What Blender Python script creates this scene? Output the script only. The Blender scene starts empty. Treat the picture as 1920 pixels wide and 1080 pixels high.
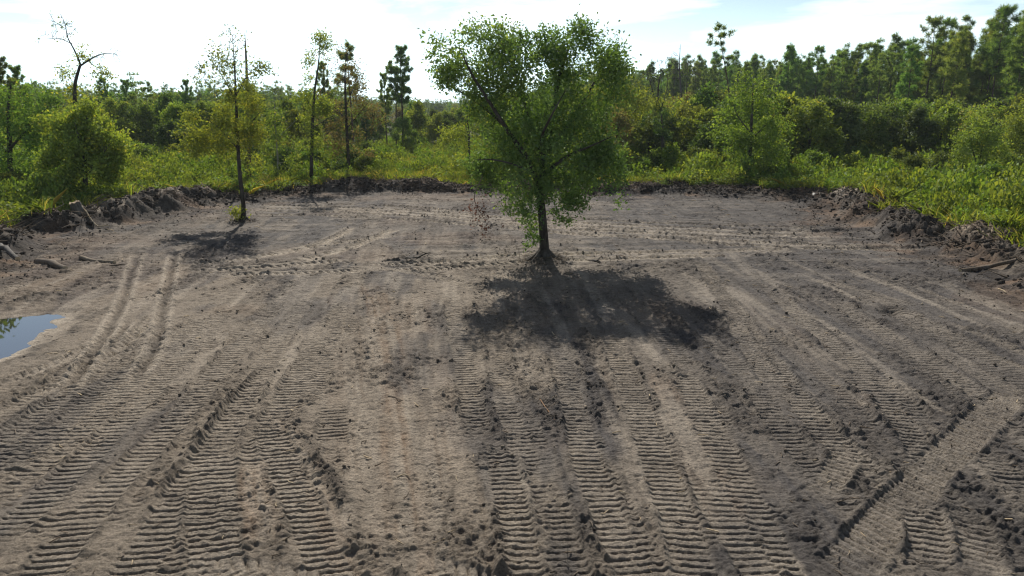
import bpy, math, re
import numpy as np
from mathutils import Vector

SC = bpy.context.scene
COL = SC.collection
rad = math.radians

# ------------------------------------------------------------------ camera
H = 6.5                       # drone height
PITCH = rad(14.0)
F = 1346.0                    # focal length in pixels of a 1920 wide picture
cam_d = bpy.data.cameras.new('camera')
cam_d.sensor_width = 36.0
cam_d.lens = 36.0 * F / 1920.0
cam_d.clip_start = 0.1
cam_d.clip_end = 9000.0
cam = bpy.data.objects.new('camera', cam_d)
COL.objects.link(cam)
cam.location = (0, 0, H)
cam.rotation_euler = (rad(90) - PITCH, 0, 0)
SC.camera = cam

# ------------------------------------------------------------------ sky, sun, exposure
SUN_EL = rad(41.0)
SUN_AZ = rad(-11.0)           # ahead of the camera, a little to the left
SUN_DIR = Vector((math.sin(SUN_AZ) * math.cos(SUN_EL), math.cos(SUN_AZ) * math.cos(SUN_EL), math.sin(SUN_EL)))
world = bpy.data.worlds.new('World')
SC.world = world
world.use_nodes = True
nt = world.node_tree
for n in list(nt.nodes):
    nt.nodes.remove(n)
w_out = nt.nodes.new('ShaderNodeOutputWorld')
w_bg = nt.nodes.new('ShaderNodeBackground')
w_bg.inputs['Strength'].default_value = 0.062
sky = nt.nodes.new('ShaderNodeTexSky')
sky.sky_type = 'NISHITA'
sky.sun_disc = False
sky.sun_elevation = SUN_EL
sky.sun_rotation = SUN_AZ
sky.altitude = 20
sky.air_density = 1.0
sky.dust_density = 0.5
sky.ozone_density = 1.0
# thin broken cloud over the whole sky
tc = nt.nodes.new('ShaderNodeTexCoord')
sep = nt.nodes.new('ShaderNodeSeparateXYZ')
nt.links.new(tc.outputs['Generated'], sep.inputs[0])
zz = nt.nodes.new('ShaderNodeMath'); zz.operation = 'MAXIMUM'; zz.inputs[1].default_value = 0.0
nt.links.new(sep.outputs['Z'], zz.inputs[0])
za = nt.nodes.new('ShaderNodeMath'); za.operation = 'ADD'; za.inputs[1].default_value = 0.09
nt.links.new(zz.outputs[0], za.inputs[0])
dx = nt.nodes.new('ShaderNodeMath'); dx.operation = 'DIVIDE'
dy = nt.nodes.new('ShaderNodeMath'); dy.operation = 'DIVIDE'
nt.links.new(sep.outputs['X'], dx.inputs[0]); nt.links.new(za.outputs[0], dx.inputs[1])
nt.links.new(sep.outputs['Y'], dy.inputs[0]); nt.links.new(za.outputs[0], dy.inputs[1])
cb = nt.nodes.new('ShaderNodeCombineXYZ')
nt.links.new(dx.outputs[0], cb.inputs[0]); nt.links.new(dy.outputs[0], cb.inputs[1])
cn = nt.nodes.new('ShaderNodeTexNoise')
cn.inputs['Scale'].default_value = 0.62
cn.inputs['Detail'].default_value = 9
cn.inputs['Roughness'].default_value = 0.56
cn.inputs['Distortion'].default_value = 0.3
nt.links.new(cb.outputs[0], cn.inputs['Vector'])
cr = nt.nodes.new('ShaderNodeMapRange')
cr.inputs['From Min'].default_value = 0.46
cr.inputs['From Max'].default_value = 0.60
cr.inputs['To Min'].default_value = 0.0
cr.inputs['To Max'].default_value = 0.65
nt.links.new(cn.outputs['Fac'], cr.inputs['Value'])
cm = nt.nodes.new('ShaderNodeMix'); cm.data_type = 'RGBA'
cw = nt.nodes.new('ShaderNodeRGBToBW'); nt.links.new(sky.outputs['Color'], cw.inputs[0])
ck = nt.nodes.new('ShaderNodeVectorMath'); ck.operation = 'SCALE'; ck.inputs[0].default_value = (3.5, 3.55, 3.6)
nt.links.new(cw.outputs[0], ck.inputs['Scale'])
nt.links.new(ck.outputs[0], cm.inputs['B'])
nt.links.new(cr.outputs[0], cm.inputs['Factor'])
nt.links.new(sky.outputs['Color'], cm.inputs['A'])
# pale haze low over the whole horizon
hz = nt.nodes.new('ShaderNodeMapRange'); hz.interpolation_type = 'SMOOTHERSTEP'
hz.inputs['From Min'].default_value = -0.02; hz.inputs['From Max'].default_value = 0.30
hz.inputs['To Min'].default_value = 0.72; hz.inputs['To Max'].default_value = 0.0
nt.links.new(sep.outputs['Z'], hz.inputs['Value'])
hm = nt.nodes.new('ShaderNodeMix'); hm.data_type = 'RGBA'
bw = nt.nodes.new('ShaderNodeRGBToBW'); nt.links.new(sky.outputs['Color'], bw.inputs[0])
hk = nt.nodes.new('ShaderNodeVectorMath'); hk.operation = 'SCALE'; hk.inputs[0].default_value = (1.75, 2.35, 2.6)
nt.links.new(bw.outputs[0], hk.inputs['Scale'])
nt.links.new(hk.outputs[0], hm.inputs['B'])
nt.links.new(hz.outputs[0], hm.inputs['Factor'])
nt.links.new(cm.outputs['Result'], hm.inputs['A'])
nt.links.new(hm.outputs['Result'], w_bg.inputs['Color'])
nt.links.new(w_bg.outputs[0], w_out.inputs['Surface'])

sun_d = bpy.data.lights.new('sun', 'SUN')
sun_d.energy = 5.0
sun_d.angle = rad(0.53)
sun_d.color = (1.0, 0.945, 0.86)
sun = bpy.data.objects.new('sun', sun_d)
COL.objects.link(sun)
sun.rotation_euler = SUN_DIR.to_track_quat('Z', 'Y').to_euler()
sun.location = (0, 0, 60)

SC.view_settings.view_transform = 'Standard'
SC.view_settings.look = 'None'
SC.view_settings.exposure = 0.3
SC.view_settings.gamma = 1.0
SC.view_settings.use_curve_mapping = False
SC.cycles.max_bounces = 6
SC.cycles.diffuse_bounces = 3
SC.cycles.glossy_bounces = 2
SC.cycles.transmission_bounces = 4
SC.cycles.volume_bounces = 0
SC.cycles.transparent_max_bounces = 8
SC.cycles.sample_clamp_indirect = 4.0
SC.cycles.use_denoising = True
SC.cycles.pixel_filter_type = 'BLACKMAN_HARRIS'
SC.cycles.filter_width = 1.25
SC.cycles.caustics_reflective = False
SC.cycles.caustics_refractive = False

# ------------------------------------------------------------------ measuring helpers
CP, SP = math.cos(PITCH), math.sin(PITCH)


def ray(px, py):
    dx = (px - 960.0) / F
    dy = (540.0 - py) / F
    return np.array([dx, CP + dy * SP, -SP + dy * CP])


def G(px, py, z=0.0):
    """ground point seen at a pixel of the 1920x1080 photograph"""
    d = ray(px, py)
    t = (z - H) / d[2]
    return np.array([d[0] * t, d[1] * t, z])


def P(px, py, Y):
    """point seen at a pixel at distance Y ahead"""
    d = ray(px, py)
    t = Y / d[1]
    return np.array([d[0] * t, Y, H + d[2] * t])


def at(px, Y, z=0.0):
    """base point at distance Y that shows at column px"""
    depth = Y * CP + (H - z) * SP
    return np.array([(px - 960.0) / F * depth, Y, z])


# ------------------------------------------------------------------ numpy noise
def _hash(ix, iy, seed):
    h = (ix.astype(np.int64) * 374761393 + iy.astype(np.int64) * 668265263 + seed * 1442695041) & 0xFFFFFFFF
    h = ((h ^ (h >> 13)) * 1274126177) & 0xFFFFFFFF
    return ((h ^ (h >> 16)) & 0xFFFF).astype(np.float32) / 65535.0


def vn(x, y, seed=0):
    x = np.asarray(x, dtype=np.float64); y = np.asarray(y, dtype=np.float64)
    ix = np.floor(x); iy = np.floor(y)
    fx = (x - ix).astype(np.float32); fy = (y - iy).astype(np.float32)
    fx = fx * fx * (3 - 2 * fx); fy = fy * fy * (3 - 2 * fy)
    ix = ix.astype(np.int64); iy = iy.astype(np.int64)
    a = _hash(ix, iy, seed); b = _hash(ix + 1, iy, seed)
    c = _hash(ix, iy + 1, seed); d = _hash(ix + 1, iy + 1, seed)
    return (a + (b - a) * fx) * (1 - fy) + (c + (d - c) * fx) * fy


def fbm(x, y, seed=0, octv=4, gain=0.5):
    s = 0.0; a = 1.0; t = 0.0
    c, q = math.cos(0.6), math.sin(0.6)
    for o in range(octv):
        s = s + a * vn(x, y, seed + 17 * o)
        t += a; a *= gain
        x, y = (x * c - y * q) * 2.03 + 11.3, (x * q + y * c) * 2.03 + 5.7
    return s / t


def sst(a, b, x):
    t = np.clip((x - a) / (b - a), 0, 1)
    return t * t * (3 - 2 * t)


# ------------------------------------------------------------------ mesh helpers
def mesh_np(name, verts, faces, mat=None, attrs=None, smooth=False, mats=None, mat_idx=None):
    """verts (n,3); faces: list of (m,k) int arrays; attrs: {name: (domain, array)}"""
    me = bpy.data.meshes.new(name)
    verts = np.asarray(verts, dtype=np.float32)
    me.vertices.add(len(verts))
    me.vertices.foreach_set('co', verts.ravel())
    faces = [np.asarray(f, dtype=np.int32) for f in faces if len(f)]
    nl = sum(f.size for f in faces); nf = sum(len(f) for f in faces)
    me.loops.add(nl)
    me.polygons.add(nf)
    me.loops.foreach_set('vertex_index', np.concatenate([f.ravel() for f in faces]))
    tot = np.concatenate([np.full(len(f), f.shape[1], dtype=np.int32) for f in faces])
    st = np.concatenate([[0], np.cumsum(tot)[:-1]]).astype(np.int32)
    me.polygons.foreach_set('loop_start', st)
    me.polygons.foreach_set('loop_total', tot)
    if smooth:
        me.polygons.foreach_set('use_smooth', np.ones(nf, dtype=bool))
    for m in (mats or ([mat] if mat else [])):
        me.materials.append(m)
    if mat_idx is not None:
        me.polygons.foreach_set('material_index', np.asarray(mat_idx, dtype=np.int32))
    for k, (dom, arr) in (attrs or {}).items():
        arr = np.asarray(arr, dtype=np.float32)
        if arr.ndim == 1:
            a = me.attributes.new(k, 'FLOAT', dom); a.data.foreach_set('value', arr)
        else:
            a = me.attributes.new(k, 'FLOAT_VECTOR', dom); a.data.foreach_set('vector', arr.ravel())
    me.update(calc_edges=True)
    return me


def link(name, data, parent=None, loc=None):
    o = bpy.data.objects.new(name, data)
    COL.objects.link(o)
    if parent is not None:
        o.parent = parent
    if loc is not None:
        o.location = loc
    return o


def tag(o, label=None, cat=None, group=None, kind=None):
    if label: o['label'] = label
    if cat: o['category'] = cat
    if group: o['group'] = group
    if kind: o['kind'] = kind
    return o


def thing(name, label, cat, loc, group=None, rz=0.0, sc=1.0):
    o = link(name, None, None, tuple(loc))
    o.empty_display_size = 0.3
    o.rotation_euler = (0, 0, rz)
    if np.isscalar(sc):
        sc = (sc, sc, sc)
    o.scale = sc
    return tag(o, label, cat, group)


class Tubes:
    """tapered tubes, batched by (point count, sides)"""
    def __init__(self):
        self.b = {}

    def add(self, pts, r, sides=5):
        pts = np.asarray(pts, dtype=np.float64)
        r = np.broadcast_to(np.asarray(r, dtype=np.float64), (len(pts),))
        self.b.setdefault((len(pts), sides), []).append((pts, r))

    def build(self):
        V, Q, off = [], [], 0
        for (n, k), lst in self.b.items():
            p = np.stack([a for a, _ in lst]); r = np.stack([b for _, b in lst])
            m = len(lst)
            t = np.gradient(p, axis=1)
            t /= np.linalg.norm(t, axis=2, keepdims=True) + 1e-9
            ref = np.tile(np.array([0.31, 0.87, 0.12]), (m, n, 1))
            ax = np.cross(t, ref); bad = np.linalg.norm(ax, axis=2) < 0.15
            ax[bad] = np.cross(t[bad], np.array([1.0, 0, 0]))
            ax /= np.linalg.norm(ax, axis=2, keepdims=True) + 1e-9
            bx = np.cross(t, ax)
            an = np.arange(k) * 2 * np.pi / k
            ring = (p[:, :, None, :] + r[:, :, None, None] * (np.cos(an)[None, None, :, None] * ax[:, :, None, :]
                                                            + np.sin(an)[None, None, :, None] * bx[:, :, None, :]))
            V.append(ring.reshape(-1, 3))
            i = np.arange(m)[:, None, None] * n * k + np.arange(n - 1)[None, :, None] * k
            j = np.arange(k)[None, None, :]; j2 = (j + 1) % k
            q = np.stack([i + j, i + j2, i + k + j2, i + k + j], axis=-1).reshape(-1, 4) + off
            Q.append(q)
            off += m * n * k
        return np.concatenate(V), np.concatenate(Q)


def curve(pts, n):
    """Catmull-Rom through pts, n samples"""
    p = np.asarray(pts, dtype=np.float64)
    if len(p) == 2:
        return p[0] + (p[1] - p[0]) * np.linspace(0, 1, n)[:, None]
    q = np.vstack([2 * p[0] - p[1], p, 2 * p[-1] - p[-2]])
    u = np.linspace(0, len(p) - 1 - 1e-9, n)
    i = u.astype(int); f = (u - i)[:, None]
    a, b, c, d = q[i], q[i + 1], q[i + 2], q[i + 3]
    return 0.5 * ((2 * b) + (-a + c) * f + (2 * a - 5 * b + 4 * c - d) * f ** 2 + (-a + 3 * b - 3 * c + d) * f ** 3)


def unit(v):
    return v / (np.linalg.norm(v, axis=-1, keepdims=True) + 1e-9)


# ------------------------------------------------------------------ materials
def new_mat(name):
    m = bpy.data.materials.new(name)
    m.use_nodes = True
    t = m.node_tree
    for n in list(t.nodes):
        t.nodes.remove(n)
    return m, t


def nd(t, typ, **kw):
    n = t.nodes.new(typ)
    for k, v in kw.items():
        if k in n.inputs.keys() if hasattr(n.inputs, 'keys') else False:
            n.inputs[k].default_value = v
        else:
            setattr(n, k, v)
    return n


def mixc(t, fac, a, b, mode='MIX'):
    n = t.nodes.new('ShaderNodeMix'); n.data_type = 'RGBA'; n.blend_type = mode
    for s, v in (('Factor', fac), ('A', a), ('B', b)):
        if isinstance(v, (int, float)):
            n.inputs[s].default_value = v
        elif isinstance(v, tuple):
            n.inputs[s].default_value = (*v, 1.0) if len(v) == 3 else v
        else:
            t.links.new(v, n.inputs[s])
    return n.outputs['Result']


def mapr(t, val, a, b, c=0.0, d=1.0):
    n = t.nodes.new('ShaderNodeMapRange')
    t.links.new(val, n.inputs['Value'])
    for k, v in (('From Min', a), ('From Max', b), ('To Min', c), ('To Max', d)):
        n.inputs[k].default_value = v
    return n.outputs[0]


def mth(t, op, a, b=None):
    n = t.nodes.new('ShaderNodeMath'); n.operation = op
    for i, v in enumerate((a, b)):
        if v is None: continue
        if isinstance(v, (int, float)): n.inputs[i].default_value = v
        else: t.links.new(v, n.inputs[i])
    return n.outputs[0]


def noise(t, vec, scale, detail=4, rough=0.55, dist=0.0):
    n = t.nodes.new('ShaderNodeTexNoise')
    n.inputs['Scale'].default_value = scale
    n.inputs['Detail'].default_value = detail
    n.inputs['Roughness'].default_value = rough
    n.inputs['Distortion'].default_value = dist
    if vec is not None: t.links.new(vec, n.inputs['Vector'])
    return n.outputs['Fac']


def leaf_mat(name, dark, light, accent, acc_at=0.86, trans=0.42, gloss=0.05, objvar=0.18, tmul=(1.35, 1.25, 0.5), gain=2.3):
    """leaf: colour from the leaf's own 'var', a little from the plant; diffuse + light coming through + sheen"""
    m, t = new_mat(name)
    at_ = nd(t, 'ShaderNodeAttribute'); at_.attribute_name = 'var'
    rp = nd(t, 'ShaderNodeValToRGB')
    e = rp.color_ramp.elements
    e[0].position = 0.0; e[0].color = (*dark, 1)
    e[1].position = acc_at - 0.06; e[1].color = (*light, 1)
    e2 = e.new(min(0.995, acc_at + 0.06)); e2.color = (*accent, 1)
    t.links.new(at_.outputs['Fac'], rp.inputs[0])
    oi = nd(t, 'ShaderNodeObjectInfo')
    hs = nd(t, 'ShaderNodeHueSaturation')
    t.links.new(mapr(t, oi.outputs['Random'], 0, 1, 0.5 - 0.035 * objvar / 0.18, 0.5 + 0.02 * objvar / 0.18), hs.inputs['Hue'])
    t.links.new(mapr(t, mth(t, 'FRACT', mth(t, 'MULTIPLY', oi.outputs['Random'], 7.31)), 0, 1, 1 - objvar, 1 + objvar), hs.inputs['Value'])
    t.links.new(mixc(t, 1.0, rp.outputs[0], (gain, gain, gain), 'MULTIPLY'), hs.inputs['Color'])
    df = nd(t, 'ShaderNodeBsdfDiffuse'); t.links.new(hs.outputs[0], df.inputs[0])
    tr = nd(t, 'ShaderNodeBsdfTranslucent')
    t.links.new(mixc(t, 1.0, hs.outputs[0], tmul, 'MULTIPLY'), tr.inputs[0])
    mx = nd(t, 'ShaderNodeMixShader'); mx.inputs[0].default_value = trans
    t.links.new(df.outputs[0], mx.inputs[1]); t.links.new(tr.outputs[0], mx.inputs[2])
    gl = nd(t, 'ShaderNodeBsdfGlossy'); gl.inputs['Roughness'].default_value = 0.6
    gl.inputs['Color'].default_value = (0.9, 0.95, 0.9, 1)
    m2 = nd(t, 'ShaderNodeMixShader'); m2.inputs[0].default_value = gloss * 0.45
    t.links.new(mx.outputs[0], m2.inputs[1]); t.links.new(gl.outputs[0], m2.inputs[2])
    o = nd(t, 'ShaderNodeOutputMaterial')
    t.links.new(m2.outputs[0], o.inputs[0])
    return m


def bark_mat(name, a, b, scale=9.0, bump=0.6):
    m, t = new_mat(name)
    tc = nd(t, 'ShaderNodeTexCoord')
    mp = nd(t, 'ShaderNodeMapping'); mp.inputs['Scale'].default_value = (1, 1, 0.22)
    t.links.new(tc.outputs['Object'], mp.inputs[0])
    f = noise(t, mp.outputs[0], scale, 6, 0.65, 0.4)
    f2 = noise(t, tc.outputs['Object'], 1.3, 3)
    c = mixc(t, mapr(t, f, 0.35, 0.68), a, b)
    c = mixc(t, mapr(t, f2, 0.45, 0.7, 0, 0.5), c, tuple(0.55 * x + 0.1 for x in b))
    p = nd(t, 'ShaderNodeBsdfPrincipled'); p.inputs['Roughness'].default_value = 0.9
    p.inputs['Specular IOR Level'].default_value = 0.2
    t.links.new(c, p.inputs['Base Color'])
    bp = nd(t, 'ShaderNodeBump'); bp.inputs['Strength'].default_value = bump; bp.inputs['Distance'].default_value = 0.03
    t.links.new(f, bp.inputs['Height']); t.links.new(bp.outputs[0], p.inputs['Normal'])
    o = nd(t, 'ShaderNodeOutputMaterial'); t.links.new(p.outputs[0], o.inputs[0])
    return m


# soil ---------------------------------------------------------------
SOIL_TAUPE = (0.222, 0.186, 0.144)
SOIL_DARK = (0.033, 0.028, 0.025)
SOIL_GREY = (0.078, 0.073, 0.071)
SOIL_PALE = (0.40, 0.345, 0.275)
SOIL_RUST = (0.20, 0.112, 0.055)


def soil_mat():
    m, t = new_mat('soil')
    geo = nd(t, 'ShaderNodeNewGeometry')
    pos = geo.outputs['Position']
    a = nd(t, 'ShaderNodeAttribute'); a.attribute_name = 'soil'
    s = nd(t, 'ShaderNodeSeparateXYZ'); t.links.new(a.outputs['Vector'], s.inputs[0])
    b = nd(t, 'ShaderNodeAttribute'); b.attribute_name = 'soil2'
    s2 = nd(t, 'ShaderNodeSeparateXYZ'); t.links.new(b.outputs['Vector'], s2.inputs[0])
    n_fine = noise(t, pos, 22.0, 8, 0.78)
    n_mid = noise(t, pos, 4.2, 8, 0.72)
    n_big = noise(t, pos, 0.35, 4, 0.55)
    # streaks dragged along the driving direction
    mp = nd(t, 'ShaderNodeMapping'); mp.inputs['Scale'].default_value = (7.0, 0.35, 1)
    mp.inputs['Rotation'].default_value = (0, 0, rad(3))
    t.links.new(pos, mp.inputs[0])
    n_str = noise(t, mp.outputs[0], 1.0, 5, 0.62)
    c = mixc(t, mapr(t, n_big, 0.35, 0.65), SOIL_TAUPE, tuple(0.86 * x for x in SOIL_TAUPE))
    c = mixc(t, s2.outputs[0], c, SOIL_GREY)                                   # greyer soil patches; at right, vignette darkening put into the colour
    c = mixc(t, mth(t, 'MULTIPLY', s.outputs[2], mapr(t, n_mid, 0.3, 0.65, 0.25, 1.0)), c, SOIL_RUST)
    c = mixc(t, mapr(t, n_str, 0.35, 0.7, 0.0, 0.22), c, tuple(1.35 * x for x in SOIL_TAUPE))
    c = mixc(t, mth(t, 'MULTIPLY', s.outputs[1], mapr(t, n_mid, 0.25, 0.55, 0.5, 1.0)), c, SOIL_PALE)
    c = mixc(t, mth(t, 'MULTIPLY', s.outputs[0], mapr(t, n_mid, 0.25, 0.6, 0.55, 1.0)), c, SOIL_DARK)
    c = mixc(t, mapr(t, n_mid, 0.50, 0.68, 0.0, 0.5), c, SOIL_DARK)           # scattered dark organic flecks
    c = mixc(t, 1.0, c, mixc(t, mapr(t, n_fine, 0.3, 0.7), (0.42, 0.42, 0.43), (1.55, 1.53, 1.50)), 'MULTIPLY')
    c = mixc(t, s2.outputs[1], c, mixc(t, n_mid, (0.020, 0.024, 0.010), (0.055, 0.060, 0.022)))   # litter under plants
    p = nd(t, 'ShaderNodeBsdfPrincipled')
    p.inputs['Roughness'].default_value = 0.92
    p.inputs['Specular IOR Level'].default_value = 0.18
    t.links.new(c, p.inputs['Base Color'])
    h = mth(t, 'ADD', mth(t, 'MULTIPLY', n_fine, 0.5), mth(t, 'MULTIPLY', noise(t, pos, 9.0, 4, 0.65), 0.9))
    bp = nd(t, 'ShaderNodeBump'); bp.inputs['Strength'].default_value = 1.0; bp.inputs['Distance'].default_value = 0.075
    t.links.new(h, bp.inputs['Height']); t.links.new(bp.outputs[0], p.inputs['Normal'])
    o = nd(t, 'ShaderNodeOutputMaterial'); t.links.new(p.outputs[0], o.inputs[0])
    return m


def plain_mat(name, a, b, scale=6.0, rough=0.85, bump=0.4, spec=0.25):
    m, t = new_mat(name)
    tc = nd(t, 'ShaderNodeTexCoord')
    f = noise(t, tc.outputs['Object'], scale, 5, 0.62)
    c = mixc(t, mapr(t, f, 0.32, 0.68), a, b)
    p = nd(t, 'ShaderNodeBsdfPrincipled'); p.inputs['Roughness'].default_value = rough
    p.inputs['Specular IOR Level'].default_value = spec
    t.links.new(c, p.inputs['Base Color'])
    bp = nd(t, 'ShaderNodeBump'); bp.inputs['Strength'].default_value = bump; bp.inputs['Distance'].default_value = 0.02
    t.links.new(f, bp.inputs['Height']); t.links.new(bp.outputs[0], p.inputs['Normal'])
    o = nd(t, 'ShaderNodeOutputMaterial'); t.links.new(p.outputs[0], o.inputs[0])
    return m


def water_mat():
    m, t = new_mat('puddle_water')
    geo = nd(t, 'ShaderNodeNewGeometry')
    p = nd(t, 'ShaderNodeBsdfPrincipled')
    p.inputs['Base Color'].default_value = (0.035, 0.030, 0.022, 1)
    p.inputs['Roughness'].default_value = 0.02
    p.inputs['IOR'].default_value = 1.6
    p.inputs['Coat Weight'].default_value = 1.0; p.inputs['Coat Roughness'].default_value = 0.02
    p.inputs['Specular IOR Level'].default_value = 0.75
    bp = nd(t, 'ShaderNodeBump'); bp.inputs['Strength'].default_value = 0.02; bp.inputs['Distance'].default_value = 0.01
    t.links.new(noise(t, geo.outputs['Position'], 5.0, 2), bp.inputs['Height'])
    t.links.new(bp.outputs[0], p.inputs['Normal'])
    o = nd(t, 'ShaderNodeOutputMaterial'); t.links.new(p.outputs[0], o.inputs[0])
    return m


M = {}
M['soil'] = soil_mat()
M['clod'] = plain_mat('clod_soil', (0.035, 0.030, 0.026), (0.105, 0.088, 0.070), 7.0, 0.95, 0.8, 0.1)
M['clod_pale'] = plain_mat('clod_pale_soil', (0.10, 0.083, 0.064), (0.24, 0.20, 0.155), 7.0, 0.95, 0.8, 0.1)
M['clod_dark'] = plain_mat('clod_dark_soil', (0.022, 0.018, 0.016), (0.075, 0.062, 0.050), 5.0, 0.95, 0.9, 0.1)
M['water'] = water_mat()
M['bark'] = bark_mat('bark_dark', (0.022, 0.018, 0.014), (0.075, 0.063, 0.050))
M['bark_grey'] = bark_mat('bark_grey', (0.050, 0.043, 0.036), (0.17, 0.155, 0.135))
M['bark_pale'] = bark_mat('bark_pale', (0.16, 0.15, 0.13), (0.40, 0.38, 0.34))
M['bark_pine'] = bark_mat('bark_pine', (0.045, 0.030, 0.022), (0.135, 0.095, 0.070))
M['wood_pale'] = bark_mat('wood_pale', (0.30, 0.22, 0.13), (0.52, 0.42, 0.28), 14.0, 0.3)
M['wood_orange'] = bark_mat('wood_orange', (0.20, 0.095, 0.04), (0.42, 0.23, 0.10), 14.0, 0.4)
M['log_dull'] = bark_mat('log_dull', (0.10, 0.078, 0.052), (0.27, 0.215, 0.15), 12.0, 0.4)
M['root'] = bark_mat('root_brown', (0.055, 0.040, 0.028), (0.19, 0.145, 0.10), 14.0, 0.4)
M['stone'] = plain_mat('pale_stone', (0.42, 0.40, 0.37), (0.66, 0.64, 0.60), 5.0, 0.8, 0.4)
M['leaf_oak'] = leaf_mat('leaf_oak', (0.026, 0.054, 0.016), (0.082, 0.122, 0.030), (0.17, 0.19, 0.045), 0.90, 0.40, 0.07, 0.0, (1.2, 1.22, 0.5), gain=2.3)
M['leaf_yel'] = leaf_mat('leaf_yellow_green', (0.040, 0.070, 0.014), (0.122, 0.155, 0.028), (0.21, 0.20, 0.034), 0.90, 0.45, 0.05, 0.12)
M['leaf_mid'] = leaf_mat('leaf_mid_green', (0.030, 0.058, 0.013), (0.095, 0.130, 0.026), (0.20, 0.17, 0.035), 0.92, 0.42, 0.05, 0.22)
M['leaf_drk'] = leaf_mat('leaf_dark_green', (0.018, 0.036, 0.012), (0.055, 0.082, 0.020), (0.11, 0.12, 0.03), 0.93, 0.36, 0.06, 0.15)
M['leaf_brn'] = leaf_mat('leaf_brown', (0.058, 0.054, 0.020), (0.130, 0.112, 0.042), (0.10, 0.12, 0.03), 0.66, 0.40, 0.03, 0.1, (1.1, 1.0, 0.6), gain=1.9)
M['leaf_dead'] = leaf_mat('leaf_dead', (0.045, 0.022, 0.015), (0.12, 0.060, 0.040), (0.15, 0.08, 0.05), 0.9, 0.25, 0.02, 0.0, (1.1, 0.9, 0.8))
M['leaf_brush'] = leaf_mat('leaf_brush', (0.040, 0.075, 0.014), (0.115, 0.165, 0.028), (0.17, 0.20, 0.04), 0.88, 0.42, 0.05, 0.16, gain=1.7)
M['needle'] = leaf_mat('needle_green', (0.026, 0.060, 0.018), (0.080, 0.125, 0.030), (0.130, 0.155, 0.03), 0.9, 0.48, 0.05, 0.2, (1.35, 1.2, 0.6), gain=2.6)
M['grass'] = leaf_mat('grass_blade', (0.070, 0.105, 0.018), (0.16, 0.20, 0.035), (0.26, 0.22, 0.07), 0.85, 0.45, 0.04, 0.12, gain=1.7)

# ------------------------------------------------------------------ the clearing: plan, tracks, height field
EDGE_PX = [(0, 500), (60, 470), (110, 440), (200, 425), (300, 405), (400, 385), (490, 378), (560, 368), (640, 362), (760, 362),
           (880, 363), (1000, 363), (1200, 365), (1400, 370), (1500, 377), (1545, 396), (1620, 432), (1740, 466), (1840, 500), (1920, 535)]
EDGE = np.array([G(*p)[:2] for p in EDGE_PX])
POLY = np.vstack([[[-23.5, -60], [-22.5, 5], [-21.8, 22]], EDGE, [[19.8, 20], [21, 5], [23, -60]]])


def poly_dist(x, y):
    """signed distance to the clearing's edge, positive outside"""
    x = np.asarray(x, dtype=np.float64); y = np.asarray(y, dtype=np.float64)
    best = np.full(x.shape, 1e9); ins = np.zeros(x.shape, bool)
    n = len(POLY)
    for i in range(n):
        ax, ay = POLY[i]; bx, by = POLY[(i + 1) % n]
        ex, ey = bx - ax, by - ay
        t = np.clip(((x - ax) * ex + (y - ay) * ey) / (ex * ex + ey * ey + 1e-9), 0, 1)
        best = np.minimum(best, (x - ax - t * ex) ** 2 + (y - ay - t * ey) ** 2)
        c = (ay > y) != (by > y)
        ins ^= c & (x < (bx - ax) * (y - ay) / (by - ay + 1e-12) + ax)
    d = np.sqrt(best)
    return np.where(ins, -d, d)


def berm_h(x, y, d):
    """ridge of pushed up soil around the clearing"""
    dj = d + 1.3 * (fbm(x * 0.35, y * 0.35, 5, 3) - 0.5) * 2
    big = 0.12 + 1.35 * sst(0.25, 0.75, fbm(x * 0.30 + 3, y * 0.30, 41, 3))
    prof = sst(-0.5, 1.7, dj) * (1 - sst(2.3, 5.0, dj))
    lump = np.abs(fbm(x * 0.9, y * 0.9, 9, 4, 0.6) - 0.5) * 2
    lump2 = np.abs(fbm(x * 2.6, y * 2.6, 19, 3, 0.6) - 0.5) * 2
    lump3 = fbm(x * 3.1 + 4, y * 3.1, 29, 3, 0.7) - 0.5
    return prof * (big * 0.66 + 0.55 * (0.5 - lump) + 0.45 * (0.4 - lump2) + 0.45 * lump3 + 0.08), prof


# one sheet from behind the camera to the horizon; rows are denser where the tracks are near
rows = [-60, -30, -12, -4, 0, 2.5, 4.5, 6.0, 7.0, 7.6]
y = 8.0
while y < 66:
    rows.append(y)
    y += float(np.clip(1.15e-4 * y * y, 0.019, 0.043)) if y < 31 else 0.10
st_ = 0.12
while y < 9000:
    rows.append(y)
    st_ *= 1.13
    y += st_
RY = np.array(rows)
NC = 721
U = np.linspace(-1, 1, NC); U = 0.68 * U + 0.32 * U ** 3
HALF = np.where(RY > 8, 7.0 + 0.86 * RY, 13.88 + 0.8 * np.abs(RY - 8))
HALF = np.where(RY > 80, HALF * (1 + (RY - 80) / 4000), HALF)
GX = (HALF[:, None] * U[None, :]); GY = np.repeat(RY[:, None], NC, axis=1)
NR = len(RY)
X = GX.ravel(); Yv = GY.ravel()
FINE = Yv < 75
near = sst(75, 60, Yv)

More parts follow.
